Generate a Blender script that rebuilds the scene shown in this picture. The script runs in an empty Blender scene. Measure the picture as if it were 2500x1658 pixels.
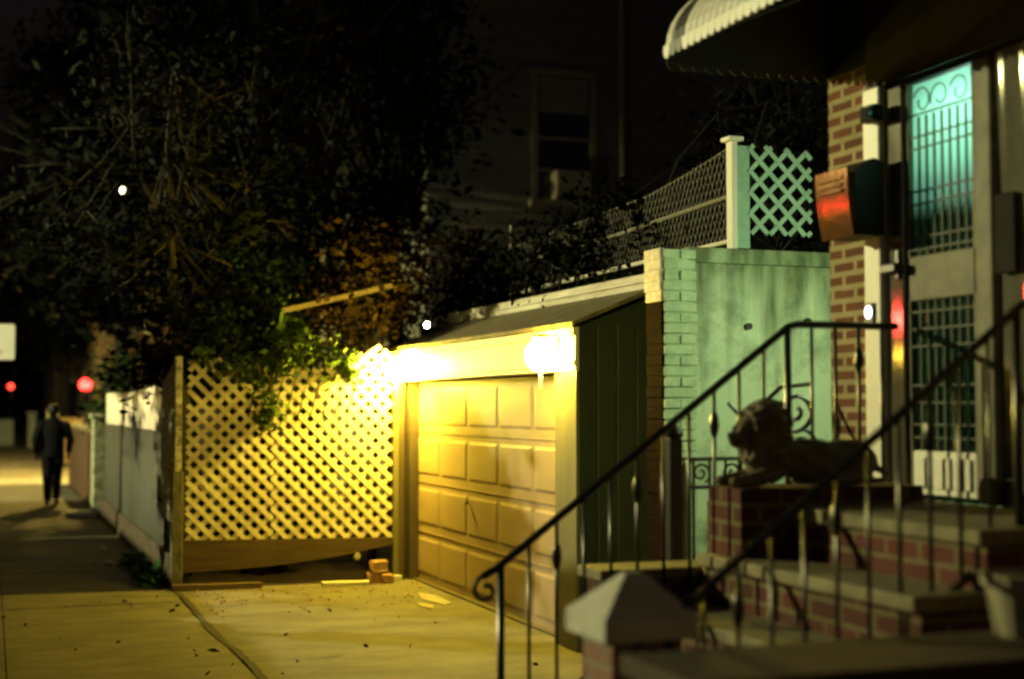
import bpy, bmesh, math, random
import numpy as np
from mathutils import Vector, Matrix

R = math.radians
PI = math.pi
random.seed(7)
sc = bpy.context.scene
col = sc.collection

# ------------------------------------------------------------------ camera, world, sun, exposure
cd = bpy.data.cameras.new("camera")
cd.lens = 50.0
cd.sensor_width = 36.0
cd.clip_end = 2000.0
cd.clip_start = 0.05
cd.dof.use_dof = True
cd.dof.focus_distance = 9.6
cd.dof.aperture_fstop = 1.0
cam = bpy.data.objects.new("camera", cd)
col.objects.link(cam)
cam.location = (0.0, 0.0, 1.7)
cam.rotation_euler = (R(90 + 2.72), 0.0, R(-20.1))
sc.camera = cam

SUN_EL, SUN_ROT = R(-4.0), R(230)
w = bpy.data.worlds.new("World")
sc.world = w
w.use_nodes = True
nt = w.node_tree
bgn = nt.nodes.get("Background")
sky = nt.nodes.new("ShaderNodeTexSky")
sky.sky_type = 'NISHITA'
sky.sun_disc = False
sky.sun_elevation = SUN_EL
sky.sun_rotation = SUN_ROT
nt.links.new(sky.outputs[0], bgn.inputs[0])
bgn.inputs[1].default_value = 0.3

sd = bpy.data.lights.new("moonlight", 'SUN')
sd.energy = 0.004
sd.angle = R(0.5)
sd.color = (0.8, 0.9, 1.0)
sun = bpy.data.objects.new("moonlight", sd)
col.objects.link(sun)
sun.rotation_euler = (R(60), 0, R(-140))

vs = sc.view_settings
vs.view_transform = 'Standard'
vs.look = 'None'
vs.exposure = 0.0
vs.gamma = 1.0
sc.cycles.max_bounces = 6
sc.cycles.diffuse_bounces = 3
sc.cycles.glossy_bounces = 3
sc.cycles.transmission_bounces = 4
sc.cycles.transparent_max_bounces = 6
sc.cycles.sample_clamp_indirect = 6.0
sc.cycles.use_denoising = True
sc.cycles.filter_width = 2.5

# light levels
P_STREET = 23000.0
C_STREET = (0.95, 0.89, 0.40)
L_GARAGE = 480.0
C_GARAGE = (1.0, 0.72, 0.055)
L_TUBE = 50.0
L_ALLEY = 285.0

# ------------------------------------------------------------------ materials
def new_mat(name):
    m = bpy.data.materials.new(name)
    m.use_nodes = True
    t = m.node_tree
    return m, t, t.nodes["Principled BSDF"]

def N(t, typ, **kw):
    n = t.nodes.new(typ)
    for k, v in kw.items():
        setattr(n, k, v)
    return n

def rgba(c):
    return (c[0], c[1], c[2], 1.0)

def pm(name, c1, c2=None, rough=0.7, scale=6.0, metal=0.0, bump=0.0, bscale=60.0, stretch=(1, 1, 1), spec=0.3,
       contrast=(0.35, 0.65), detail=6.0):
    """Painted or raw surface: two tones mixed by noise in world position, with an optional bump."""
    m, t, b = new_mat(name)
    b.inputs["Roughness"].default_value = rough
    b.inputs["Metallic"].default_value = metal
    b.inputs["Specular IOR Level"].default_value = spec
    g = N(t, "ShaderNodeNewGeometry")
    mp = N(t, "ShaderNodeMapping")
    mp.inputs["Scale"].default_value = stretch
    t.links.new(g.outputs["Position"], mp.inputs["Vector"])
    if c2 is None:
        c2 = tuple(x * 0.7 for x in c1)
    no = N(t, "ShaderNodeTexNoise")
    no.inputs["Scale"].default_value = scale
    no.inputs["Detail"].default_value = detail
    no.inputs["Roughness"].default_value = 0.65
    t.links.new(mp.outputs[0], no.inputs["Vector"])
    rp = N(t, "ShaderNodeValToRGB")
    rp.color_ramp.elements[0].position = contrast[0]
    rp.color_ramp.elements[1].position = contrast[1]
    rp.color_ramp.elements[0].color = rgba(c2)
    rp.color_ramp.elements[1].color = rgba(c1)
    t.links.new(no.outputs["Fac"], rp.inputs[0])
    t.links.new(rp.outputs[0], b.inputs["Base Color"])
    if bump > 0:
        nb = N(t, "ShaderNodeTexNoise")
        nb.inputs["Scale"].default_value = bscale
        nb.inputs["Detail"].default_value = 4.0
        t.links.new(mp.outputs[0], nb.inputs["Vector"])
        bp = N(t, "ShaderNodeBump")
        bp.inputs["Strength"].default_value = bump
        bp.inputs["Distance"].default_value = 0.02
        t.links.new(nb.outputs["Fac"], bp.inputs["Height"])
        t.links.new(bp.outputs[0], b.inputs["Normal"])
    return m

def brick_mat(name, c1, c2, cm, bw=0.2, bh=0.0677, mortar=0.012, rough=0.85, dirt=None):
    """Bricks laid by world position; the wall's facing picks the axes."""
    m, t, b = new_mat(name)
    b.inputs["Roughness"].default_value = rough
    b.inputs["Specular IOR Level"].default_value = 0.2
    g = N(t, "ShaderNodeNewGeometry")
    sp = N(t, "ShaderNodeSeparateXYZ")
    t.links.new(g.outputs["Position"], sp.inputs[0])
    sn = N(t, "ShaderNodeSeparateXYZ")
    t.links.new(g.outputs["True Normal"], sn.inputs[0])
    ax = N(t, "ShaderNodeMath", operation='ABSOLUTE')
    t.links.new(sn.outputs[0], ax.inputs[0])
    gx = N(t, "ShaderNodeMath", operation='GREATER_THAN')
    gx.inputs[1].default_value = 0.7
    t.links.new(ax.outputs[0], gx.inputs[0])
    az = N(t, "ShaderNodeMath", operation='ABSOLUTE')
    t.links.new(sn.outputs[2], az.inputs[0])
    gz = N(t, "ShaderNodeMath", operation='GREATER_THAN')
    gz.inputs[1].default_value = 0.7
    t.links.new(az.outputs[0], gz.inputs[0])
    u = N(t, "ShaderNodeMix", data_type='FLOAT')
    t.links.new(gx.outputs[0], u.inputs[0])
    t.links.new(sp.outputs[0], u.inputs[2])
    t.links.new(sp.outputs[1], u.inputs[3])
    v = N(t, "ShaderNodeMix", data_type='FLOAT')
    t.links.new(gz.outputs[0], v.inputs[0])
    t.links.new(sp.outputs[2], v.inputs[2])
    t.links.new(sp.outputs[1], v.inputs[3])
    cb = N(t, "ShaderNodeCombineXYZ")
    t.links.new(u.outputs[0], cb.inputs[0])
    t.links.new(v.outputs[0], cb.inputs[1])
    # slightly uneven courses
    no = N(t, "ShaderNodeTexNoise")
    no.inputs["Scale"].default_value = 9.0
    t.links.new(cb.outputs[0], no.inputs["Vector"])
    mul = N(t, "ShaderNodeVectorMath", operation='SCALE')
    mul.inputs["Scale"].default_value = 0.008
    t.links.new(no.outputs["Color"], mul.inputs[0])
    ad = N(t, "ShaderNodeVectorMath", operation='ADD')
    t.links.new(cb.outputs[0], ad.inputs[0])
    t.links.new(mul.outputs[0], ad.inputs[1])
    br = N(t, "ShaderNodeTexBrick")
    br.inputs["Scale"].default_value = 1.0
    br.inputs["Brick Width"].default_value = bw
    br.inputs["Row Height"].default_value = bh
    br.inputs["Mortar Size"].default_value = mortar
    br.inputs["Mortar Smooth"].default_value = 0.3
    br.inputs["Bias"].default_value = 0.0
    br.inputs["Color1"].default_value = rgba(c1)
    br.inputs["Color2"].default_value = rgba(c2)
    br.inputs["Mortar"].default_value = rgba(cm)
    t.links.new(ad.outputs[0], br.inputs["Vector"])
    n2 = N(t, "ShaderNodeTexNoise")
    n2.inputs["Scale"].default_value = 3.0
    n2.inputs["Detail"].default_value = 8.0
    t.links.new(g.outputs["Position"], n2.inputs["Vector"])
    rp = N(t, "ShaderNodeValToRGB")
    rp.color_ramp.elements[0].position = 0.3
    rp.color_ramp.elements[1].position = 0.7
    rp.color_ramp.elements[0].color = rgba(dirt or (0.55, 0.55, 0.5))
    rp.color_ramp.elements[1].color = (1, 1, 1, 1)
    t.links.new(n2.outputs["Fac"], rp.inputs[0])
    mx = N(t, "ShaderNodeMix", data_type='RGBA', blend_type='MULTIPLY')
    mx.inputs[0].default_value = 1.0
    t.links.new(br.outputs["Color"], mx.inputs[6])
    t.links.new(rp.outputs[0], mx.inputs[7])
    t.links.new(mx.outputs[2], b.inputs["Base Color"])
    bp = N(t, "ShaderNodeBump", invert=True)
    bp.inputs["Strength"].default_value = 0.6
    bp.inputs["Distance"].default_value = 0.01
    t.links.new(br.outputs["Fac"], bp.inputs["Height"])
    t.links.new(bp.outputs[0], b.inputs["Normal"])
    return m

def emit(name, c, s):
    m, t, b = new_mat(name)
    t.nodes.remove(b)
    e = N(t, "ShaderNodeEmission")
    e.inputs[0].default_value = rgba(c)
    e.inputs[1].default_value = s
    t.links.new(e.outputs[0], t.nodes["Material Output"].inputs[0])
    return m

def leaf_mat(name, c1, c2):
    m, t, b = new_mat(name)
    b.inputs["Roughness"].default_value = 0.85
    b.inputs["Specular IOR Level"].default_value = 0.06
    g = N(t, "ShaderNodeNewGeometry")
    rp = N(t, "ShaderNodeValToRGB")
    rp.color_ramp.elements[0].color = rgba(c1)
    rp.color_ramp.elements[1].color = rgba(c2)
    t.links.new(g.outputs["Random Per Island"], rp.inputs[0])
    t.links.new(rp.outputs[0], b.inputs["Base Color"])
    return m

def concrete_mat(name, c1, c2, joints=None, stain=(0.5, 0.48, 0.42), rough=0.85):
    """Cast concrete with blotches, fine grit, and cracks."""
    m, t, b = new_mat(name)
    b.inputs["Roughness"].default_value = rough
    b.inputs["Specular IOR Level"].default_value = 0.25
    g = N(t, "ShaderNodeNewGeometry")
    a = N(t, "ShaderNodeTexNoise")
    a.inputs["Scale"].default_value = 1.6
    a.inputs["Detail"].default_value = 10
    a.inputs["Roughness"].default_value = 0.7
    t.links.new(g.outputs["Position"], a.inputs["Vector"])
    rp = N(t, "ShaderNodeValToRGB")
    rp.color_ramp.elements[0].position = 0.33
    rp.color_ramp.elements[1].position = 0.66
    rp.color_ramp.elements[0].color = rgba(c2)
    rp.color_ramp.elements[1].color = rgba(c1)
    t.links.new(a.outputs["Fac"], rp.inputs[0])
    f = N(t, "ShaderNodeTexNoise")
    f.inputs["Scale"].default_value = 130
    f.inputs["Detail"].default_value = 3
    t.links.new(g.outputs["Position"], f.inputs["Vector"])
    r2 = N(t, "ShaderNodeValToRGB")
    r2.color_ramp.elements[0].position = 0.3
    r2.color_ramp.elements[1].position = 0.7
    r2.color_ramp.elements[0].color = (0.72, 0.72, 0.72, 1)
    r2.color_ramp.elements[1].color = (1.12, 1.12, 1.12, 1)
    t.links.new(f.outputs["Fac"], r2.inputs[0])
    mx = N(t, "ShaderNodeMix", data_type='RGBA', blend_type='MULTIPLY')
    mx.inputs[0].default_value = 1.0
    t.links.new(rp.outputs[0], mx.inputs[6])
    t.links.new(r2.outputs[0], mx.inputs[7])
    # broom streaks and tyre-worn bands running across
    mp = N(t, "ShaderNodeMapping")
    mp.inputs["Scale"].default_value = (0.7, 1.7, 1)
    t.links.new(g.outputs["Position"], mp.inputs["Vector"])
    s = N(t, "ShaderNodeTexNoise")
    s.inputs["Scale"].default_value = 2.2
    s.inputs["Detail"].default_value = 5
    t.links.new(mp.outputs[0], s.inputs["Vector"])
    r3 = N(t, "ShaderNodeValToRGB")
    r3.color_ramp.elements[0].position = 0.36
    r3.color_ramp.elements[1].position = 0.6
    r3.color_ramp.elements[0].color = rgba(stain)
    r3.color_ramp.elements[1].color = (1, 1, 1, 1)
    t.links.new(s.outputs["Fac"], r3.inputs[0])
    m2 = N(t, "ShaderNodeMix", data_type='RGBA', blend_type='MULTIPLY')
    m2.inputs[0].default_value = 0.45
    t.links.new(mx.outputs[2], m2.inputs[6])
    t.links.new(r3.outputs[0], m2.inputs[7])
    t.links.new(m2.outputs[2], b.inputs["Base Color"])
    bp = N(t, "ShaderNodeBump")
    bp.inputs["Strength"].default_value = 0.35
    bp.inputs["Distance"].default_value = 0.01
    t.links.new(f.outputs["Fac"], bp.inputs["Height"])
    t.links.new(bp.outputs[0], b.inputs["Normal"])
    return m

M = {}
M['concrete'] = concrete_mat('sidewalk concrete', (0.17, 0.155, 0.125), (0.095, 0.088, 0.072))
M['driveway'] = concrete_mat('driveway concrete', (0.17, 0.152, 0.115), (0.098, 0.088, 0.068))
M['asphalt'] = pm('asphalt', (0.07, 0.068, 0.065), (0.04, 0.04, 0.04), 0.85, 2.0, bump=0.4, bscale=200)
M['road_lit'] = pm('lamplit asphalt', (0.26, 0.24, 0.19), (0.19, 0.175, 0.14), 0.85, 1.0, bump=0.3, bscale=150)  # lighter copy of the asphalt, lamp light put into its tone
M['roadpaint'] = pm('road paint', (0.6, 0.6, 0.55), (0.3, 0.3, 0.27), 0.7, 5.0)
M['dirt'] = pm('dirt', (0.07, 0.05, 0.035), (0.03, 0.022, 0.016), 0.95, 5.0, bump=0.6, bscale=25)
M['earth'] = pm('dark earth', (0.05, 0.045, 0.03), (0.025, 0.022, 0.016), 0.95, 0.8)
M['joint'] = pm('joint tar', (0.05, 0.045, 0.035), (0.03, 0.028, 0.022), 0.95, 9.0)
M['cream'] = pm('cream paint', (0.72, 0.66, 0.50), (0.55, 0.5, 0.38), 0.5, 3.0, bump=0.08, bscale=30)
M['door'] = pm('almond door paint', (0.33, 0.245, 0.16), (0.25, 0.182, 0.118), 0.55, 1.4, spec=0.25, stretch=(1, 0.6, 1.6))
M['brownpaint'] = pm('dark brown paint', (0.075, 0.055, 0.04), (0.045, 0.033, 0.025), 0.55, 6.0, stretch=(1, 1, 0.2))
M['olivepaint'] = pm('olive trim paint', (0.15, 0.135, 0.075), (0.10, 0.09, 0.05), 0.5, 5.0, stretch=(1, 1, 0.3))
M['greensiding'] = pm('dark green siding', (0.030, 0.035, 0.025), (0.020, 0.024, 0.018), 0.75, 5.0, stretch=(1, 1, 0.15))
M['shingle'] = pm('dark roof felt', (0.20, 0.165, 0.085), (0.11, 0.09, 0.05), 0.8, 7.0, bump=0.2, bscale=70)
M['metaltrim'] = pm('pale metal coping', (0.74, 0.70, 0.56), (0.42, 0.36, 0.24), 0.45, 4.0, spec=0.5, stretch=(1, 0.4, 4))
M['lattice'] = pm('pale lattice wood', (0.66, 0.60, 0.46), (0.46, 0.40, 0.28), 0.65, 5.0, bump=0.15, bscale=40)
M['mintlattice'] = pm('mint lattice paint', (0.38, 0.58, 0.46), (0.26, 0.42, 0.33), 0.6, 7.0)
M['plank'] = pm('weathered plank', (0.13, 0.085, 0.05), (0.075, 0.048, 0.03), 0.8, 5.0, stretch=(0.3, 1, 4), bump=0.3, bscale=30)
M['darkplank'] = pm('dark damp plank', (0.075, 0.048, 0.026), (0.04, 0.026, 0.015), 0.85, 5.0, stretch=(0.3, 1, 4), bump=0.3, bscale=30)
M['lightpatch'] = pm('pale light patch', (0.34, 0.30, 0.22), (0.22, 0.19, 0.14), 0.8, 12.0)  # pale tone of the light patches painted on the driveway
M['greypost'] = pm('grey painted post', (0.12, 0.115, 0.085), (0.05, 0.047, 0.034), 0.75, 14.0, stretch=(1, 1, 0.6), bump=0.3)
M['peeling'] = pm('peeling white paint', (0.62, 0.59, 0.50), (0.22, 0.20, 0.145), 0.75, 18.0, contrast=(0.44, 0.54), bump=0.3)
M['whitepanel'] = pm('white corrugated panel', (0.66, 0.58, 0.49), (0.52, 0.45, 0.37), 0.5, 3.0, stretch=(1, 3, 0.25))
M['greypanel'] = pm('grey weathered panel', (0.045, 0.047, 0.037), (0.022, 0.023, 0.018), 0.7, 4.0, stretch=(1, 3, 0.3))
M['palepaint'] = pm('mossy pale paint', (0.40, 0.42, 0.30), (0.10, 0.11, 0.06), 0.8, 9.0)
M['iron'] = pm('black iron', (0.016, 0.015, 0.013), (0.010, 0.009, 0.008), 0.32, 12.0, spec=0.6)
M['brassiron'] = pm('worn iron', (0.06, 0.045, 0.03), (0.03, 0.022, 0.014), 0.3, 15.0, spec=0.6)
M['brick'] = brick_mat('red brick', (0.20, 0.065, 0.036), (0.13, 0.042, 0.026), (0.40, 0.34, 0.19), mortar=0.017)
M['brickdark'] = brick_mat('dark brick', (0.12, 0.042, 0.028), (0.08, 0.028, 0.02), (0.14, 0.12, 0.08))
M['brickstoop'] = brick_mat('stoop brick', (0.125, 0.036, 0.024), (0.075, 0.023, 0.017), (0.17, 0.135, 0.068), bw=0.21, bh=0.076, mortar=0.012)
M['brickpink'] = brick_mat('pier brick', (0.32, 0.17, 0.13), (0.26, 0.13, 0.10), (0.30, 0.24, 0.19))
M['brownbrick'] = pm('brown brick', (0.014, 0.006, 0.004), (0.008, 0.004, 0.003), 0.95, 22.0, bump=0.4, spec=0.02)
M['mintbrick'] = pm('mint painted brick', (0.58, 0.70, 0.46), (0.40, 0.52, 0.33), 0.7, 12.0, bump=0.3, bscale=50)
M['whitebrick'] = pm('white painted brick', (0.74, 0.68, 0.58), (0.5, 0.44, 0.36), 0.75, 16.0, bump=0.3)
M['wallcap'] = pm('dirty wall cap', (0.06, 0.036, 0.018), (0.03, 0.019, 0.011), 0.85, 9.0, bump=0.2)
M['tread'] = pm('worn concrete tread', (0.25, 0.215, 0.115), (0.13, 0.112, 0.062), 0.75, 7.0, bump=0.2, bscale=80)
M['stone'] = pm('pale cap stone', (0.56, 0.55, 0.48), (0.42, 0.41, 0.36), 0.8, 9.0, bump=0.2, bscale=70)
M['statue'] = pm('cast stone', (0.20, 0.165, 0.10), (0.085, 0.066, 0.04), 0.85, 14.0, bump=0.35, bscale=60)
M['whitealu'] = pm('white trim', (0.78, 0.76, 0.66), (0.68, 0.65, 0.55), 0.4, 4.0, stretch=(1, 1, 0.3))
M['alu'] = pm('brushed aluminium', (0.40, 0.39, 0.32), (0.26, 0.25, 0.19), 0.085, 8.0, metal=0.8, bump=0.04, bscale=7, stretch=(1, 1, 0.5))
M['polished'] = pm('polished aluminium', (0.30, 0.29, 0.22), (0.20, 0.19, 0.14), 0.03, 8.0, metal=0.6, stretch=(1, 1, 0.5))
M['alupanel'] = pm('dull aluminium panel', (0.19, 0.175, 0.115), (0.11, 0.10, 0.065), 0.6, 7.0, metal=0.0, bump=0.1, bscale=20)
M['grille'] = pm('green grille paint', (0.06, 0.075, 0.042), (0.04, 0.05, 0.03), 0.6, 7.0)
M['awning'] = pm('white awning metal', (0.74, 0.72, 0.66), (0.62, 0.60, 0.54), 0.45, 3.0, stretch=(4, 1, 1))
M['awningdark'] = pm('dark awning band', (0.05, 0.05, 0.045), (0.035, 0.035, 0.03), 0.5, 5.0)
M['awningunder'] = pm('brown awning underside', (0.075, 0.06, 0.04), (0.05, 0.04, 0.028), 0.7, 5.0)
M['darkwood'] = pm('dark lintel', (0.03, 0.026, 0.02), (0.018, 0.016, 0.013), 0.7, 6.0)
M['siding'] = pm('dark clapboard', (0.16, 0.16, 0.115), (0.11, 0.11, 0.08), 0.7, 2.0, stretch=(0.4, 1, 3))
M['windowtrim'] = pm('window trim', (0.24, 0.21, 0.13), (0.18, 0.16, 0.10), 0.6, 6.0)
M['blind'] = pm('window blind', (0.20, 0.19, 0.13), (0.15, 0.14, 0.10), 0.8, 3.0)
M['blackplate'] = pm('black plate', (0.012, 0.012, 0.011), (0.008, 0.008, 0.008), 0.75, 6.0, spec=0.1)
M['darkglass'] = pm('dark glass', (0.010, 0.011, 0.013), (0.008, 0.009, 0.010), 0.08, 3.0, spec=0.6)
M['mailcopper'] = pm('copper mailbox lid', (0.30, 0.14, 0.06), (0.24, 0.105, 0.045), 0.17, 9.0, metal=0.75, bump=0.1, bscale=14)
M['mailgreen'] = pm('dark mailbox paint', (0.026, 0.021, 0.014), (0.018, 0.015, 0.010), 0.55, 8.0, spec=0.15)
M['bark'] = pm('bark', (0.010, 0.008, 0.005), (0.005, 0.004, 0.003), 0.9, 14.0, bump=0.6, bscale=30, stretch=(1, 1, 0.3))
M['palebark'] = pm('pale bark', (0.026, 0.021, 0.013), (0.012, 0.0095, 0.006), 0.9, 14.0, bump=0.6, bscale=30, stretch=(1, 1, 0.3))
M['rust'] = pm('rusty red door', (0.26, 0.045, 0.03), (0.16, 0.03, 0.02), 0.7, 5.0)
M['galv'] = pm('galvanised steel', (0.26, 0.25, 0.20), (0.15, 0.14, 0.11), 0.5, 14.0)
M['wire'] = pm('dull fence wire', (0.09, 0.082, 0.06), (0.035, 0.032, 0.024), 0.6, 5.0)
M['signwhite'] = pm('sign white', (0.86, 0.86, 0.80), (0.80, 0.80, 0.74), 0.45, 4.0)
M['signred'] = pm('sign red', (0.6, 0.04, 0.03), (0.5, 0.03, 0.03), 0.5, 4.0)
M['cloth'] = pm('dark cloth', (0.006, 0.007, 0.009), (0.004, 0.0045, 0.006), 0.95, 20.0, spec=0.05)
M['trouser'] = pm('black trousers', (0.005, 0.0055, 0.007), (0.0035, 0.004, 0.005), 0.95, 20.0, spec=0.05)
M['skin'] = pm('skin', (0.30, 0.17, 0.11), (0.24, 0.13, 0.085), 0.6, 10.0)
M['hair'] = pm('black hair', (0.010, 0.009, 0.008), (0.007, 0.006, 0.006), 0.6, 30.0)
M['shoe'] = pm('pale trainers', (0.55, 0.53, 0.46), (0.35, 0.33, 0.28), 0.6, 20.0)
M['litter'] = pm('white paper', (0.8, 0.78, 0.68), (0.65, 0.62, 0.53), 0.7, 20.0)
M['rubble'] = pm('broken brick', (0.36, 0.22, 0.13), (0.22, 0.12, 0.07), 0.9, 12.0, bump=0.5)
M['terracotta'] = pm('planter plastic', (0.40, 0.36, 0.24), (0.30, 0.27, 0.18), 0.5, 8.0)
M['leafdark'] = leaf_mat('dark leaves', (0.0011, 0.0023, 0.0011), (0.0031, 0.0048, 0.0020))
M['leafmid'] = leaf_mat('green leaves', (0.006, 0.015, 0.0045), (0.024, 0.043, 0.011))
M['leafred'] = leaf_mat('russet leaves', (0.03, 0.012, 0.008), (0.075, 0.035, 0.02))
M['leafbrown'] = leaf_mat('dry brown leaves', (0.0065, 0.004, 0.002), (0.024, 0.0145, 0.0065))
M['leafvine'] = leaf_mat('vine leaves', (0.022, 0.05, 0.010), (0.085, 0.12, 0.028))
M['grass'] = leaf_mat('weeds', (0.02, 0.07, 0.02), (0.06, 0.14, 0.04))
M['bulb'] = emit('garage bulb', C_GARAGE, L_GARAGE)
M['bulbhot'] = emit('hotter garage bulb', C_GARAGE, L_GARAGE * 3.0)
M['tube'] = emit('fluorescent tube', (0.62, 1.0, 0.84), L_TUBE)
M['alleybulb'] = emit('alley bulb', (0.72, 1.0, 0.54), L_ALLEY)
M['redlens'] = emit('red signal lens', (1.0, 0.022, 0.016), 26.0)
M['redmirror'] = emit('strong red lens', (1.0, 0.045, 0.04), 120.0)
M['redlensfar'] = emit('far red signal lens', (1.0, 0.05, 0.03), 8.0)
M['amberlens'] = emit('amber lens', (1.0, 0.62, 0.06), 22.0)
M['streetbulb'] = emit('street lamp lens', (1.0, 0.86, 0.5), 40.0)
M['porchbulb'] = emit('yard bulb', (1.0, 0.88, 0.62), 800.0)
M['bellbulb'] = emit('bell button light', (1.0, 1.0, 0.95), 6.0)
M['teal'] = pm('teal vestibule paint', (0.20, 0.36, 0.30), (0.16, 0.30, 0.25), 0.8, 4.0)

def frosted(name):
    m, t, b = new_mat(name)
    t.nodes.remove(b)
    tr = N(t, "ShaderNodeBsdfTranslucent")
    tr.inputs[0].default_value = (0.74, 0.93, 0.83, 1)
    gl = N(t, "ShaderNodeBsdfGlossy")
    gl.inputs[0].default_value = (0.8, 0.8, 0.75, 1)
    gl.inputs[1].default_value = 0.06
    tp = N(t, "ShaderNodeBsdfTransparent")
    tp.inputs[0].default_value = (0.5, 0.8, 0.68, 1)
    m1 = N(t, "ShaderNodeMixShader")
    m1.inputs[0].default_value = 0.04
    t.links.new(tr.outputs[0], m1.inputs[1])
    t.links.new(tp.outputs[0], m1.inputs[2])
    m2 = N(t, "ShaderNodeMixShader")
    m2.inputs[0].default_value = 0.03
    t.links.new(m1.outputs[0], m2.inputs[1])
    t.links.new(gl.outputs[0], m2.inputs[2])
    t.links.new(m2.outputs[0], t.nodes["Material Output"].inputs[0])
    return m
M['frosted'] = frosted('frosted door glass')

def stucco():
    """Mint painted stucco, stained dark along its top and down from a crack."""
    m, t, b = new_mat('mint stucco')
    b.inputs["Roughness"].default_value = 0.85
    g = N(t, "ShaderNodeNewGeometry")
    n1 = N(t, "ShaderNodeTexNoise")
    n1.inputs["Scale"].default_value = 2.6
    n1.inputs["Detail"].default_value = 9
    n1.inputs["Roughness"].default_value = 0.7
    t.links.new(g.outputs["Position"], n1.inputs["Vector"])
    rp = N(t, "ShaderNodeValToRGB")
    rp.color_ramp.elements[0].position = 0.30
    rp.color_ramp.elements[1].position = 0.52
    rp.color_ramp.elements[0].color = (0.17, 0.25, 0.15, 1)
    rp.color_ramp.elements[1].color = (0.60, 0.72, 0.50, 1)
    t.links.new(n1.outputs["Fac"], rp.inputs[0])
    mp = N(t, "ShaderNodeMapping")
    mp.inputs["Scale"].default_value = (5.5, 5.5, 0.9)
    t.links.new(g.outputs["Position"], mp.inputs["Vector"])
    n2 = N(t, "ShaderNodeTexNoise")
    n2.inputs["Scale"].default_value = 1.3
    n2.inputs["Detail"].default_value = 8
    t.links.new(mp.outputs[0], n2.inputs["Vector"])
    sp = N(t, "ShaderNodeSeparateXYZ")
    t.links.new(g.outputs["Position"], sp.inputs[0])
    mr = N(t, "ShaderNodeMapRange")
    mr.inputs[1].default_value = 2.0
    mr.inputs[2].default_value = 2.72
    mr.inputs[3].default_value = 0.0
    mr.inputs[4].default_value = 0.42
    t.links.new(sp.outputs[2], mr.inputs[0])
    sm = N(t, "ShaderNodeMath", operation='ADD')
    t.links.new(n2.outputs["Fac"], sm.inputs[0])
    t.links.new(mr.outputs[0], sm.inputs[1])
    r2 = N(t, "ShaderNodeValToRGB")
    r2.color_ramp.elements[0].position = 0.56
    r2.color_ramp.elements[1].position = 0.92
    r2.color_ramp.elements[0].color = (1, 1, 1, 1)
    r2.color_ramp.elements[1].color = (0.22, 0.24, 0.17, 1)
    t.links.new(sm.outputs[0], r2.inputs[0])
    mx = N(t, "ShaderNodeMix", data_type='RGBA', blend_type='MULTIPLY')
    mx.inputs[0].default_value = 1.0
    t.links.new(rp.outputs[0], mx.inputs[6])
    t.links.new(r2.outputs[0], mx.inputs[7])
    t.links.new(mx.outputs[2], b.inputs["Base Color"])
    bp = N(t, "ShaderNodeBump")
    bp.inputs["Strength"].default_value = 0.4
    bp.inputs["Distance"].default_value = 0.02
    t.links.new(n1.outputs["Fac"], bp.inputs["Height"])
    t.links.new(bp.outputs[0], b.inputs["Normal"])
    return m
M['stucco'] = stucco()

# ------------------------------------------------------------------ mesh building
LAMP_GAP = (np.array([0.0, 0.0, 1.7]), np.array([3.05, 38.0, 7.33]), 0.16)

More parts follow.
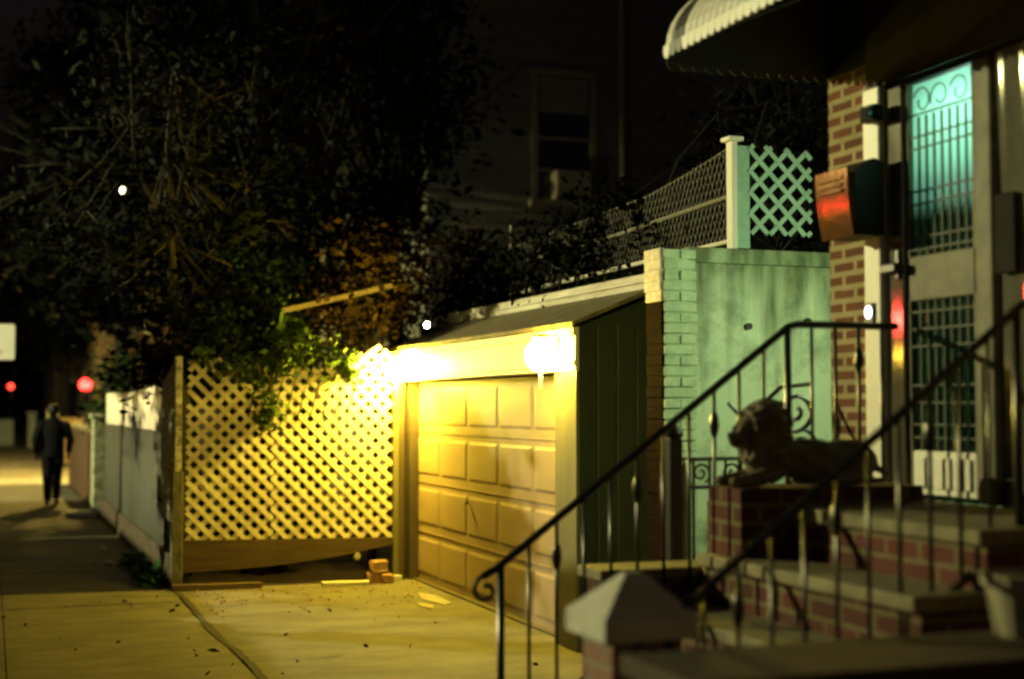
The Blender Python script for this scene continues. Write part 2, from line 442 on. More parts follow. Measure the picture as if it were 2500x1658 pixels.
class MB:
    """Collects vertices and faces in world coordinates and links them as one mesh object."""
    def __init__(s):
        s.v, s.f = [], []

    def add(s, verts, faces):
        o = len(s.v)
        s.v.extend([tuple(p) for p in verts])
        s.f.extend([tuple(i + o for i in f) for f in faces])
        return s

    def box(s, x0, x1, y0, y1, z0, z1):
        v = [(x0, y0, z0), (x1, y0, z0), (x1, y1, z0), (x0, y1, z0), (x0, y0, z1), (x1, y0, z1), (x1, y1, z1), (x0, y1, z1)]
        return s.add(v, [(3, 2, 1, 0), (4, 5, 6, 7), (0, 1, 5, 4), (1, 2, 6, 5), (2, 3, 7, 6), (3, 0, 4, 7)])

    def bbox(s, x0, x1, y0, y1, z0, z1, b=0.01):
        """Box with chamfered edges."""
        bm = bmesh.new()
        bmesh.ops.create_cube(bm, size=1.0)
        for q in bm.verts:
            q.co = Vector(((x0 + x1) / 2 + q.co.x * (x1 - x0), (y0 + y1) / 2 + q.co.y * (y1 - y0), (z0 + z1) / 2 + q.co.z * (z1 - z0)))
        bmesh.ops.bevel(bm, geom=list(bm.edges), offset=b, segments=2, affect='EDGES', profile=0.5)
        bm.verts.index_update()
        s.add([q.co[:] for q in bm.verts], [[q.index for q in f.verts] for f in bm.faces])
        bm.free()
        return s

    def obox(s, p, q, w, h, up=(0, 0, 1)):
        """Bar from p to q with a w x h section."""
        p, q = Vector(p), Vector(q)
        d = (q - p).normalized()
        u = Vector(up)
        a = d.cross(u)
        if a.length < 1e-4:
            a = d.cross(Vector((1, 0, 0)))
        a.normalize()
        c = a.cross(d).normalized()
        vs = []
        for e in (p, q):
            for i, j in ((-1, -1), (1, -1), (1, 1), (-1, 1)):
                vs.append(e + a * (i * w / 2) + c * (j * h / 2))
        return s.add(vs, [(3, 2, 1, 0), (4, 5, 6, 7), (0, 1, 5, 4), (1, 2, 6, 5), (2, 3, 7, 6), (3, 0, 4, 7)])

    def tube(s, pts, r, n=8, cap=True):
        pts = [Vector(p) for p in pts]
        rr = r if isinstance(r, (list, tuple)) else [r] * len(pts)
        o = len(s.v)
        a = None
        for i, p in enumerate(pts):
            d = (pts[min(i + 1, len(pts) - 1)] - pts[max(i - 1, 0)]).normalized()
            if a is None:
                a = d.cross(Vector((0, 0, 1)))
                if a.length < 1e-3:
                    a = d.cross(Vector((1, 0, 0)))
            a = (a - d * a.dot(d)).normalized()
            b = d.cross(a)
            for k in range(n):
                t = 2 * PI * k / n
                s.v.append(tuple(p + (a * math.cos(t) + b * math.sin(t)) * rr[i]))
        for i in range(len(pts) - 1):
            for k in range(n):
                s.f.append((o + i * n + k, o + i * n + (k + 1) % n, o + (i + 1) * n + (k + 1) % n, o + (i + 1) * n + k))
        if cap:
            s.f.append(tuple(o + k for k in range(n))[::-1])
            s.f.append(tuple(o + (len(pts) - 1) * n + k for k in range(n)))
        return s

    def prism(s, poly, axis, a0, a1):
        """Extrude a polygon. axis x: poly=(y,z); y: (x,z); z: (x,y)."""
        def P(u, v, a):
            return {'x': (a, u, v), 'y': (u, a, v), 'z': (u, v, a)}[axis]
        n = len(poly)
        v = [P(u, q, a0) for u, q in poly] + [P(u, q, a1) for u, q in poly]
        f = [tuple(range(n))[::-1], tuple(range(n, 2 * n))]
        f += [(i, (i + 1) % n, n + (i + 1) % n, n + i) for i in range(n)]
        return s.add(v, f)

    def ball(s, c, r, n=12, m=8):
        rx, ry, rz = r if isinstance(r, (list, tuple)) else (r, r, r)
        o = len(s.v)
        for i in range(m + 1):
            t = PI * i / m
            for k in range(n):
                p = 2 * PI * k / n
                s.v.append((c[0] + rx * math.sin(t) * math.cos(p), c[1] + ry * math.sin(t) * math.sin(p), c[2] + rz * math.cos(t)))
        for i in range(m):
            for k in range(n):
                s.f.append((o + i * n + k, o + (i + 1) * n + k, o + (i + 1) * n + (k + 1) % n, o + i * n + (k + 1) % n))
        return s

    def lathe(s, c, prof, n=20):
        o = len(s.v)
        for r, z in prof:
            for k in range(n):
                p = 2 * PI * k / n
                s.v.append((c[0] + r * math.cos(p), c[1] + r * math.sin(p), c[2] + z))
        for i in range(len(prof) - 1):
            for k in range(n):
                s.f.append((o + i * n + k, o + i * n + (k + 1) % n, o + (i + 1) * n + (k + 1) % n, o + (i + 1) * n + k))
        s.f.append(tuple(o + k for k in range(n))[::-1])
        s.f.append(tuple(o + (len(prof) - 1) * n + k for k in range(n)))
        return s

    def leaves(s, centres, n, spread, size, rng, squash=1.0, aspect=0.55):
        """n leaf-sized quads scattered round the centres."""
        cs = np.array(centres, float)
        idx = rng.integers(0, len(cs), n)
        sp = np.array(spread if np.ndim(spread) else [spread] * 3, float)
        p = cs[idx] + rng.normal(0, 1, (n, 3)) * sp * rng.uniform(0.45, 1.25, len(cs))[idx][:, None]
        d = rng.normal(0, 1, (n, 3))
        d[:, 2] *= 0.7
        d /= np.linalg.norm(d, axis=1)[:, None]
        e = rng.normal(0, 1, (n, 3))
        e -= d * (e * d).sum(1)[:, None]
        e /= np.linalg.norm(e, axis=1)[:, None]
        L = size * np.exp(rng.normal(-0.08, 0.42, n))[:, None]
        W = L * aspect
        q = np.stack([p - d * L / 2, p + e * W / 2 + d * L * 0.05, p + d * L / 2, p - e * W / 2 + d * L * 0.05], 1).reshape(-1, 3)
        if LAMP_GAP is not None:                       # the crowns leave a gap where the far lamp shines through
            A, B, rad = LAMP_GAP
            u = (B - A) / np.linalg.norm(B - A)
            dist = np.linalg.norm(np.cross(p - A, u), axis=1)
            keep = dist > rad
            q = q.reshape(n, 4, 3)[keep].reshape(-1, 3)
            n = int(keep.sum())
        o = len(s.v)
        s.v.extend(map(tuple, q.tolist()))
        s.f.extend([(o + 4 * i, o + 4 * i + 1, o + 4 * i + 2, o + 4 * i + 3) for i in range(n)])
        return s

    def build(s, name, mat, parent=None, loc=None, smooth=False):
        L = Vector(parent_origin(parent)) if parent is not None else Vector(loc or (0, 0, 0))
        me = bpy.data.meshes.new(name)
        me.from_pydata([(x - L.x, y - L.y, z - L.z) for x, y, z in s.v], [], s.f)
        me.validate()
        me.update()
        if smooth:
            me.polygons.foreach_set("use_smooth", [True] * len(me.polygons))
        me.materials.append(mat)
        o = bpy.data.objects.new(name, me)
        col.objects.link(o)
        if parent is not None:
            o.parent = parent
        else:
            o.location = L
        return o

def parent_origin(o):
    p = Vector((0, 0, 0))
    while o is not None:
        p = p + o.location
        o = o.parent
    return p

def tag(o, label, cat, group=None, kind=None):
    o["label"] = label
    o["category"] = cat
    if group:
        o["group"] = group
    if kind:
        o["kind"] = kind
    return o

def thing(name, label, cat, loc=(0, 0, 0), group=None):
    o = bpy.data.objects.new(name, None)
    o.empty_display_size = 0.1
    o.location = loc
    col.objects.link(o)
    return tag(o, label, cat, group)

def struct(name, mb, mat, label=None):
    o = mb.build(name, mat)
    o["kind"] = "structure"
    if label:
        o["label"] = label
    return o

def copy_tree(o, parent=None):
    c = o.copy()
    col.objects.link(c)
    if parent is not None:
        c.parent = parent
    for ch in list(o.children):
        copy_tree(ch, c)
    return c

def clip(p, d, poly):
    """Clip the line p + t d to a convex polygon (counter-clockwise)."""
    t0, t1 = -1e9, 1e9
    n = len(poly)
    for i in range(n):
        a, b = poly[i], poly[(i + 1) % n]
        nx, ny = -(b[1] - a[1]), b[0] - a[0]
        num = (p[0] - a[0]) * nx + (p[1] - a[1]) * ny
        den = d[0] * nx + d[1] * ny
        if abs(den) < 1e-9:
            if num < 0:
                return None
            continue
        t = -num / den
        if den > 0:
            t0 = max(t0, t)
        else:
            t1 = min(t1, t)
    return (t0, t1) if t1 - t0 > 0.02 else None

def lattice(mb, poly, plane, at, pitch=0.102, width=0.046, thick=0.007, ang=45.0, off=0.0, gaps=0.0, rng=random, normal=-1, tube=False):
    """Diagonal slats in two layers, clipped to a convex polygon (u, z) lying in the plane x=at or y=at."""
    for k, a in enumerate((ang, 180 - ang)):
        d = (math.cos(R(a)), math.sin(R(a)))
        nrm = (-d[1], d[0])
        pr = [q[0] * nrm[0] + q[1] * nrm[1] for q in poly]
        i0, i1 = math.floor(min(pr) / pitch), math.ceil(max(pr) / pitch)
        for i in range(i0, i1 + 1):
            if rng.random() < gaps:
                continue
            c = i * pitch + off
            p = (nrm[0] * c, nrm[1] * c)
            tt = clip(p, d, poly)
            if not tt:
                continue
            A = (p[0] + d[0] * tt[0], p[1] + d[1] * tt[0])
            B = (p[0] + d[0] * tt[1], p[1] + d[1] * tt[1])
            h = at + normal * (k * (thick + 0.0006))
            if plane == 'y':
                P3, Q3, up = (A[0], h, A[1]), (B[0], h, B[1]), (0, 1, 0)
            else:
                P3, Q3, up = (h, A[0], A[1]), (h, B[0], B[1]), (1, 0, 0)
            mb.obox(P3, Q3, width, thick, up)

def spiral(c, r0, r1, turns, a0, plane='y', n=28):
    """Points of a flat scroll in the plane y=c[1] (or x=c[0])."""
    out = []
    for i in range(n + 1):
        t = i / n
        r = r0 + (r1 - r0) * t
        a = a0 + 2 * PI * turns * t
        if plane == 'y':
            out.append((c[0] + r * math.cos(a), c[1], c[2] + r * math.sin(a)))
        else:
            out.append((c[0], c[1] + r * math.cos(a), c[2] + r * math.sin(a)))
    return out

# ------------------------------------------------------------------ ground, roads
Y_CROSS0, Y_CROSS1 = 33.5, 45.0
struct('ground', MB().box(-400, 400, -400, 400, -0.6, -0.16), M['earth'])
struct('road', MB().box(-8.2, -2.0, -60, 120, -0.3, -0.13), M['asphalt'])
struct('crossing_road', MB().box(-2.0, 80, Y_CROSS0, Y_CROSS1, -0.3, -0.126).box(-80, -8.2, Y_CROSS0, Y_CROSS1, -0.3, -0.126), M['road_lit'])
cw = MB()
for i in range(5):
    y = Y_CROSS0 + 0.7 + i * 0.95
    cw.box(-1.6, 1.9, y, y + 0.42, -0.126, -0.121)
struct('crosswalk', cw, M['roadpaint'])
# sidewalk as separate flags with real joints between them
sw = MB()
ys = [-9.0]
while ys[-1] < 32.2:
    ys.append(ys[-1] + 1.36)
xs = [-1.85, 0.12, 1.60]
rs = random.Random(4)
for i in range(len(ys) - 1):
    for j in range(len(xs) - 1):
        dz = rs.uniform(-0.003, 0.003)
        sw.box(xs[j] + 0.004, xs[j + 1] - 0.004, ys[i] + 0.004, ys[i + 1] - 0.004, -0.12, dz)
struct('sidewalk', sw, M['concrete'])
struct('sidewalk_bed', MB().box(-1.85, 1.66, -9.0, 33.3, -0.18, -0.018), M['joint'])
struct('kerb', MB().box(-2.0, -1.862, -60, 33.3, -0.3, 0.0), M['tread'])
struct('far_sidewalk', MB().box(-12.5, -8.2, -60, 33.3, -0.3, 0.0), M['concrete'])
struct('beyond_sidewalk', MB().box(-1.85, 1.66, 45.3, 110, -0.3, 0.0), M['concrete'])
dv = MB()
dv.box(1.64, 3.985, 7.2, 13.62, -0.12, 0.001)
dv.box(1.66, 3.985, -9, 7.19, -0.2, -0.012)
struct('driveway', dv, M['driveway'])
rs = random.Random(77)
crk = MB()
def crack(pts, w0, w1):
    n_ = len(pts)
    o = len(crk.v)
    for i, (x, y) in enumerate(pts):
        w_ = rs.uniform(w0, w1)
        crk.v += [(x - w_, y, 0.0055), (x + w_, y + rs.uniform(-.01, .01), 0.0055)]
        if i:
            a_ = o + 2 * i
            crk.f.append((a_ - 2, a_ - 1, a_ + 1, a_))
crack([(1.622 + 0.02 * math.sin(y_ * 2.1) + rs.uniform(-.008, .008), y_) for y_ in [7.3 + 0.13 * k for k in range(48)]], 0.016, 0.034)
crack([(1.63 + 0.13 * k, 9.55 + 0.05 * math.sin(k * 1.3) + 0.012 * k + rs.uniform(-.01, .01)) for k in range(6)], 0.012, 0.02)
struct('pavement_crack', crk, M['joint'])
struct('yard', MB().box(1.66, 40, 13.62, 33.3, -0.3, 0.012), M['dirt'])
struct('back_yard', MB().box(3.985, 40, 6.3, 13.615, -0.3, 0.006), M['dirt'])

# ------------------------------------------------------------------ street lamps
def street_lamp(base, head, label, grp):
    t = thing('street_lamp', label, 'street lamp', base, grp)
    bx, by, bz = base
    MB().tube([(bx, by, bz), (bx, by, head[2] - 0.4), (bx + (head[0] - bx) * 0.3, by + (head[1] - by) * 0.3, head[2] + 0.1),
               (head[0], head[1], head[2] + 0.15)], [0.1, 0.075, 0.05, 0.04], 10).build('pole', M['galv'], t)
    MB().lathe((head[0], head[1], head[2]), [(0.05, 0.2), (0.16, 0.16), (0.22, 0.06), (0.2, 0.02)], 16).build('lamp_head', M['galv'], t)
    MB().lathe((head[0], head[1], head[2]), [(0.10, 0.02), (0.09, -0.05), (0.03, -0.09)], 14).build('lens', M['streetbulb'], t)
    return t

HEAD = (-11.0, 21.0, 7.2)
street_lamp((-12.2, 21.0, 0.0), HEAD, 'tall galvanised street lamp across the road from the stoop', 'street lamps')
sl = bpy.data.lights.new('street_light', 'SPOT')
sl.energy = P_STREET
sl.color = C_STREET
sl.spot_size = R(178)
sl.spot_blend = 0.12
sl.shadow_soft_size = 0.14
so = bpy.data.objects.new('street_light', sl)
so.location = (HEAD[0], HEAD[1], HEAD[2] - 0.14)
col.objects.link(so)

HEAD2 = (3.05, 38.0, 7.35)
street_lamp((4.6, 46.2, 0.0), HEAD2, 'lit street lamp glowing white high among the dark trees', 'street lamps')
s2 = bpy.data.lights.new('corner_light', 'SPOT')
s2.energy = 8000
s2.color = (1.0, 0.68, 0.12)
s2.spot_size = R(164)
s2.spot_blend = 0.4
s2.shadow_soft_size = 0.12
o2 = bpy.data.objects.new('corner_light', s2)
o2.location = (HEAD2[0], HEAD2[1], HEAD2[2] - 0.14)
col.objects.link(o2)

HEAD3 = (-4.5, 42.0, 7.2)
street_lamp((-6.2, 45.6, 0.0), HEAD3, 'street lamp over the crossing, out of the frame to the left', 'street lamps')
s3 = bpy.data.lights.new('crossing_light', 'SPOT')
s3.energy = 1500
s3.color = (1.0, 0.72, 0.17)
s3.spot_size = R(176)
s3.spot_blend = 0.1
s3.shadow_soft_size = 0.14
o3 = bpy.data.objects.new('crossing_light', s3)
o3.location = (HEAD3[0], HEAD3[1], HEAD3[2] - 0.16)
col.objects.link(o3)

# ------------------------------------------------------------------ garage
GX = 4.0            # plane of the garage door and of the brick house front
g = thing('garage', 'low garage with dark skirt roof and pale roll up door', 'garage', (4.2, 11.5, 0))
MB().prism([(3.862, 0.0), (4.60, 0.0), (4.60, 2.5), (4.46, 2.5), (3.862, 2.26)], 'y', 9.20, 9.30).box(4.601, 7.2, 9.22, 9.30, 0, 2.5).box(7.1, 7.2, 9.301, 13.8, 0, 2.5).box(4.061, 7.1, 13.74, 13.80, 0, 2.5).build('wall', M['greensiding'], g)
gr = MB()
for x in [4.0 + 0.152 * i for i in range(4)]:
    gr.box(x, x + 0.016, 9.189, 9.1995, 0.02, 2.28)
gr.build('batten', M['brownpaint'], g)
MB().box(4.6, 7.3, 9.2, 13.86, 2.502, 2.55).build('roof', M['shingle'], g)
dr = thing_door = MB()
Y0, Y1 = 9.62, 13.70
DZ = 1.94
dr.box(GX, GX + 0.04, Y0, Y1, 0.01, DZ)
door = dr.build('garage_door', M['door'], g)
rows, cols_ = 4, 5
pnl = MB()
rh, cwid = (DZ - 0.01) / rows, (Y1 - Y0) / cols_
for i in range(rows):
    for j in range(cols_):
        z0, z1 = 0.01 + i * rh + 0.065, 0.01 + (i + 1) * rh - 0.065
        y0, y1 = Y0 + j * cwid + 0.035, Y0 + (j + 1) * cwid - 0.035
        # a raised field inside a sunk moulding
        f, fy, d0, d1 = 0.026, 0.030, 0.0005, 0.007
        xo = GX - d0
        v = [(xo, y0, z0), (xo, y1, z0), (xo, y1, z1), (xo, y0, z1),
             (xo - d1, y0 + fy, z0 + f), (xo - d1, y1 - fy, z0 + f), (xo - d1, y1 - fy, z1 - f), (xo - d1, y0 + fy, z1 - f)]
        pnl.add(v, [(4, 7, 6, 5), (0, 4, 5, 1), (1, 5, 6, 2), (2, 6, 7, 3), (3, 7, 4, 0)])
    if i:
        zz = 0.01 + i * rh
        pnl.box(GX - 0.006, GX - 0.0005, Y0, Y1, zz - 0.012, zz - 0.003)
pnl.build('panel', M['door'], door)
h = MB()
h.tube([(3.985, 12.02, 0.86), (3.955, 12.02, 0.86)], 0.018, 10)
h.tube([(3.955, 11.98, 0.86), (3.955, 12.06, 0.86)], 0.008, 8)
h.build('handle', M['iron'], door)
MB().box(3.96, 4.0, 9.60, 9.63, 0, 1.98).box(3.94, 3.998, 9.62, 13.72, 0.0, 0.018).build('weather_strip', M['brownpaint'], door)
# frame: header, jambs
MB().bbox(3.83, 3.861, 9.18, 13.86, 1.955, 2.262, 0.004).box(3.862, 4.06, 9.301, 13.7, 1.955, 1.99).box(3.815, 3.829, 9.18, 13.86, 1.99, 2.03).box(3.812, 3.829, 9.18, 13.86, 2.20, 2.26).build('header', M['cream'], g)
MB().bbox(3.836, 3.861, 9.18, 9.47, 0.0, 1.953, 0.004).box(3.862, 4.03, 9.40, 9.47, 0, 1.953).box(3.85, 4.03, 9.4705, 9.61, 0.0, 1.953).build('jamb', M['olivepaint'], g)
MB().bbox(3.85, 4.06, 13.71, 13.86, 0.0, 1.953, 0.006).box(3.90, 3.995, 13.60, 13.709, 0, 1.953).build('jamb', M['brownpaint'], g)
MB().bbox(3.735, 3.788, 13.60, 13.72, 0.0, 2.25, 0.004).build('corner_board', M['olivepaint'], g)
MB().bbox(3.789, 3.849, 13.615, 13.72, 0.0, 1.953, 0.004).build('corner_post', M['brownpaint'], g)
# sloping skirt roof with a pale coping along its top
sk = MB()
ex, ez, tx, tz = 3.79, 2.264, 4.46, 2.54
sk.add([(ex, 9.14, ez), (ex, 13.95, ez), (tx, 13.95, tz), (tx, 9.14, tz), (ex, 9.14, ez + 0.03), (ex, 13.95, ez + 0.03), (tx, 13.95, tz + 0.03), (tx, 9.14, tz + 0.03)],
       [(0, 1, 2, 3), (7, 6, 5, 4), (0, 4, 5, 1), (1, 5, 6, 2), (2, 6, 7, 3), (3, 7, 4, 0)])
sk.build('skirt_roof', M['shingle'], g)
cp = MB()
for y0, y1 in ((9.13, 10.7), (10.705, 12.4), (12.405, 13.98)):
    cp.bbox(4.42, 4.60, y0, y1, 2.545, 2.665, 0.008)
    cp.box(4.405, 4.419, y0, y1, 2.60, 2.618)
cp.build('coping', M['metaltrim'], g)

# garage lamps
def flood(x, y, z, label, bulb):
    t = thing('garage_lamp', label, 'lamp', (3.83, y, z - 0.06), 'yellow garage lamps')
    MB().lathe((x + 0.015, y, z), [(0.05, 0.15), (0.06, 0.13), (0.05, 0.108)], 16).build('cap', M['cream'], t)
    MB().bbox(3.80, 3.828, y - 0.04, y + 0.04, z - 0.03, z + 0.14, 0.006).tube([(3.81, y, z + 0.135), (x + 0.03, y, z + 0.135)], 0.012, 8).build('bracket', M['cream'], t)
    MB().tube([(x + 0.015, y, z - 0.11), (x + 0.015, y, z - 0.24)], [0.016, 0.010], 8).build('pull_rod', M['cream'], t)
    MB().ball((x + 0.015, y, z), (0.112, 0.112, 0.118), 20, 14).build('bulb', bulb, t, smooth=True)
    return t
flood(3.68, 9.50, 2.07, 'glaring round yellow lamp at the corner beside the dark green garage wall', M['bulb'])
flood(3.68, 13.36, 2.06, 'glaring yellow lamp where the garage meets the lattice fence', M['bulbhot'])

# ------------------------------------------------------------------ lattice fence
LY = 13.66
lf = thing('lattice_fence', 'broken pale diagonal lattice fence between the corner post and the garage', 'fence', (2.8, LY, 0))
a = MB()
lattice(a, [(1.74, 0.44), (2.55, 0.43), (2.55, 1.52), (2.42, 1.62), (1.74, 1.72)], 'y', LY)
lattice(a, [(1.74, 1.72), (2.42, 1.62), (2.54, 2.10), (2.02, 2.16), (1.76, 2.15)], 'y', LY, gaps=0.05, rng=random.Random(3))
a.build('lattice_panel', M['lattice'], lf)
a = MB()
lattice(a, [(2.55, 0.43), (3.73, 0.41), (3.73, 2.08), (2.54, 2.07)], 'y', LY, off=0.03)
a.build('lattice_panel', M['lattice'], lf)
a = MB()
lattice(a, [(3.02, 2.06), (3.73, 2.09), (3.73, 2.24), (3.55, 2.28)], 'y', LY - 0.005, off=0.01, rng=random.Random(8))
a.build('lattice_panel', M['lattice'], lf)
MB().obox((3.0, LY - 0.03, 1.86), (3.60, LY - 0.03, 2.30), 0.04, 0.012, (0, 1, 0)).build('trim_strip', M['lattice'], lf)
MB().obox((2.535, LY - 0.024, 1.50), (2.53, LY - 0.024, 2.02), 0.03, 0.012, (0, 1, 0)).build('trim_strip', M['plank'], lf)
bt = [(1.70, 0.46), (1.70, 0.15)]
bb = []
for i in range(11):
    t = i / 10
    bb.append((1.70 + 2.03 * t, 0.155 + 0.01 * t + 0.19 * t ** 2.2))
tp_ = [(3.73, 0.42), (1.70, 0.455)]
MB().prism(bb + tp_, 'y', LY - 0.05, LY - 0.018).build('kick_board', M['darkplank'], lf)
MB().bbox(1.60, 1.70, LY - 0.08, LY + 0.03, 0.0, 1.10, 0.008).build('post', M['greypost'], lf)
MB().bbox(1.625, 1.69, LY - 0.02, LY + 0.10, 1.10, 2.18, 0.008).build('post', M['peeling'], lf)
MB().bbox(1.705, 1.76, LY + 0.01, LY + 0.06, 0.5, 1.9, 0.005).build('post', M['brownpaint'], lf)
# return panel facing the sidewalk, brushed white
a = MB()
lattice(a, [(13.78, 0.62), (14.75, 0.62), (14.75, 1.93), (13.78, 2.1)], 'x', 1.63, pitch=0.085, width=0.05, off=0.02)
a.build('return_panel', M['peeling'], lf)

tag(MB().obox((1.60, 13.50, 0.03), (2.42, 13.46, 0.028), 0.09, 0.055).build('timber', M['plank'], loc=(2.0, 13.48, 0)), 'weathered timber lying under the kick board of the lattice fence', 'timber')
tag(MB().obox((2.98, 13.38, 0.022), (3.42, 13.34, 0.022), 0.12, 0.036).build('timber_offcut', M['lattice'], loc=(3.2, 13.36, 0)), 'pale short plank lying flat on the driveway below the lattice', 'plank')
rub = random.Random(21)
spots = [(3.50, 13.45, 0.0, 0.12, 'largest broken brick lying under the sagging board, beside the post'), (3.62, 13.40, 0.0, 0.10, 'broken brick lying right beside the garage post foot'),
         (3.55, 13.44, 0.105, 0.13, 'broken brick lying on top of the other bricks')]
for x, y, z, s, lab in spots:
    b = MB().bbox(x - s * .6, x + s * .6, y - s * .42, y + s * .42, z + 0.002, z + s * 0.85, s * 0.12)
    b.v = [(p[0] + rub.uniform(-.012, .012), p[1] + rub.uniform(-.012, .012), p[2] + rub.uniform(0, .008)) for p in b.v]
    tag(b.build('broken_brick', M['rubble'], loc=(x, y, z)), lab, 'brick', 'broken bricks under the fence')
tag(MB().tube([(3.36, 13.58, 0.24), (3.34, 13.46, 0.27)], 0.03, 12).build('pipe_stub', M['galv'], loc=(3.35, 13.5, 0.24)), 'short pale pipe end sticking out under the kick board', 'pipe')
tag(MB().bbox(3.64, 3.80, 13.50, 13.56, 0.0, 0.06, 0.01).build('stone_chip', M['stone'], loc=(3.7, 13.53, 0)), 'small pale stone beside the foot of the garage corner', 'stone')

# ------------------------------------------------------------------ panel fence along the sidewalk
FX = 1.66
pf = thing('panel_fence', 'long corrugated fence along the sidewalk, white above and grey below', 'fence', (FX, 18.5, 0))
def corrugated(y0, y1, z0, z1, top0=None, top1=None, amp=0.014, pitch=0.12, sag=0.0):
    m = MB()
    n = int((y1 - y0) / (pitch / 8))
    for i in range(n + 1):
        y = y0 + (y1 - y0) * i / n
        t = i / n
        x = FX + amp * math.sin(2 * PI * y / pitch)
        zt = (top0 if top0 is not None else z1) * (1 - t) + (top1 if top1 is not None else z1) * t + sag * math.sin(7.3 * t + 1) * 0.5
        m.v += [(x, y, z0), (x, y, zt), (x + 0.006, y, z0), (x + 0.006, y, zt)]
        if i:
            o = 4 * i
            m.f += [(o - 4, o, o + 1, o - 3), (o - 2, o - 1, o + 3, o + 2), (o - 3, o + 1, o + 3, o - 1)]
    return m
corrugated(14.1, 22.6, 0.30, 1.45, pitch=0.35, amp=0.02).build('lower_panel', M['greypanel'], pf, smooth=True)
corrugated(14.1, 22.6, 1.452, 1.9, 1.93, 1.88, amp=0.012, pitch=0.45, sag=0.04).build('upper_panel', M['whitepanel'], pf, smooth=True)
for y in (14.0, 17.0, 20.0, 22.75):
    MB().bbox(FX + 0.03, FX + 0.10, y - 0.035, y + 0.035, 0.0, 1.96, 0.006).build('post', M['greypost'], pf)
MB().bbox(FX - 0.06, FX + 0.14, 13.78, 22.8, 0.0, 0.30, 0.015).build('kerb_wall', M['dirt'], pf)
ep = thing('end_pillar', 'mossy pale pillar at the far end of the panel fence', 'pillar', (1.62, 23.3, 0))
MB().bbox(1.50, 1.78, 23.0, 23.45, 0.0, 1.52, 0.02).build('shaft', M['palepaint'], ep)
MB().bbox(1.46, 1.82, 22.96, 23.49, 1.522, 1.60, 0.02).build('cap', M['palepaint'], ep)
tag(MB().bbox(1.12, 1.56, 22.9, 23.5, 0.0, 0.09, 0.03).build('stone_slab', M['stone'], loc=(1.3, 23.2, 0)), 'low stone slab on the sidewalk below the mossy pillar', 'slab')
dw = thing('garden_wall', 'dark garden wall with coping beside the walking person', 'wall', (1.75, 28.5, 0))
MB().box(1.64, 1.86, 23.9, 33.0, 0.0, 1.25).build('wall', M['brickdark'], dw)
MB().bbox(1.60, 1.90, 23.88, 33.05, 1.252, 1.34, 0.015).build('coping', M['shingle'], dw)

bf = thing('board_fence', 'dark board fence closing the far end of the back yard', 'fence', (5, 33.1, 0))
m = MB()
for k in range(66):
    m.box(1.95 + 0.16 * k, 2.10 + 0.16 * k, 33.08, 33.105, 0.02, 1.7 + 0.02 * ((k * 7) % 3))
m.build('boards', M['brownpaint'], bf)
m = MB()
for zz in (0.4,):
    m.box(1.95, 12.5, 33.106, 33.15, zz, zz + 0.09)
m.build('rail', M['brownpaint'], bf)

def light_patch(x, y, w_, d_, seed, label):  # flat pale sheet painted as a patch of light on the ground
    rr = random.Random(seed)
    pts_ = []
    for k in range(14):
        a_ = 2 * PI * k / 14
        q = rr.uniform(0.75, 1.1)
        pts_.append((x + w_ * q * math.cos(a_), y + d_ * q * math.sin(a_)))
    tag(MB().prism(pts_, 'z', 0.003, 0.010).build('painted_light_patch', M['lightpatch'], loc=(x, y, 0)), label, 'litter', 'painted patches of light')
light_patch(3.70, 12.15, 0.10, 0.42, 3, 'larger pale sheet standing for a patch of light in front of the garage door')
light_patch(3.52, 11.75, 0.06, 0.20, 4, 'smaller pale sheet standing for a patch of light near the garage door')
gl = MB()
rq = np.random.default_rng(91)
for _ in range(220):
    gx, gy_ = rq.uniform(1.7, 3.9), 13.5 - abs(rq.normal(0, 0.9))
    r_ = rq.uniform(0.004, 0.013)
    gl.ball((gx, gy_, r_ * 0.6 + 0.001), (r_ * 1.3, r_, r_ * 0.7), 5, 3)
tag(gl.build('grit', M['rubble']), 'loose grit and crumbs of brick on the driveway', 'grit', kind='stuff')
lfm = MB()
cl = [(rq.uniform(-0.3, 3.8), rq.uniform(8.3, 13.5), 0.012) for _ in range(60)] + [(1.55 + rq.normal(0, .12), rq.uniform(9, 22), 0.012) for _ in range(60)]
lfm.leaves(cl, 70, (0.2, 0.2, 0.002), 0.05, rq)
lfm.v = [(x, y, max(0.004, min(z, 0.03))) for x, y, z in lfm.v]
tag(lfm.build('fallen_leaves', M['leafbrown']), 'small dry fallen leaves scattered on the pavement', 'leaves', kind='stuff')

def crumple(x, y, s, seed, label):
    rr = random.Random(seed)
    m = MB().ball((x, y, s * 0.4), (s, s * 0.7, s * 0.42), 9, 6)
    m.v = [(p[0] + rr.uniform(-s, s) * .2, p[1] + rr.uniform(-s, s) * .2, max(0.004, p[2] + rr.uniform(-s, s) * .15)) for p in m.v]
    tag(m.build('paper_litter', M['litter'], loc=(x, y, 0)), label, 'litter', 'paper litter')
crumple(1.28, 17.65, 0.055, 1, 'crumpled white paper on the sidewalk, the farther of two pieces')
crumple(1.22, 15.95, 0.06, 2, 'crumpled white paper on the sidewalk, the nearer of two pieces')

rng = np.random.default_rng(5)
wd_ = MB()
cs = [(1.50 + rng.normal(0, .06), y, 0.03) for y in np.linspace(13.85, 16.4, 26)] + [(1.46, 14.2, 0.06), (1.44, 14.5, 0.07), (1.5, 14.0, .08)] * 5
wd_.leaves(cs, 900, (0.06, 0.10, 0.045), 0.075, rng)
wd_.v = [(x, y, max(z, 0.004)) for x, y, z in wd_.v]
tag(wd_.build('weeds', M['grass']), 'green weeds growing at the foot of the fence', 'weeds', kind='stuff')

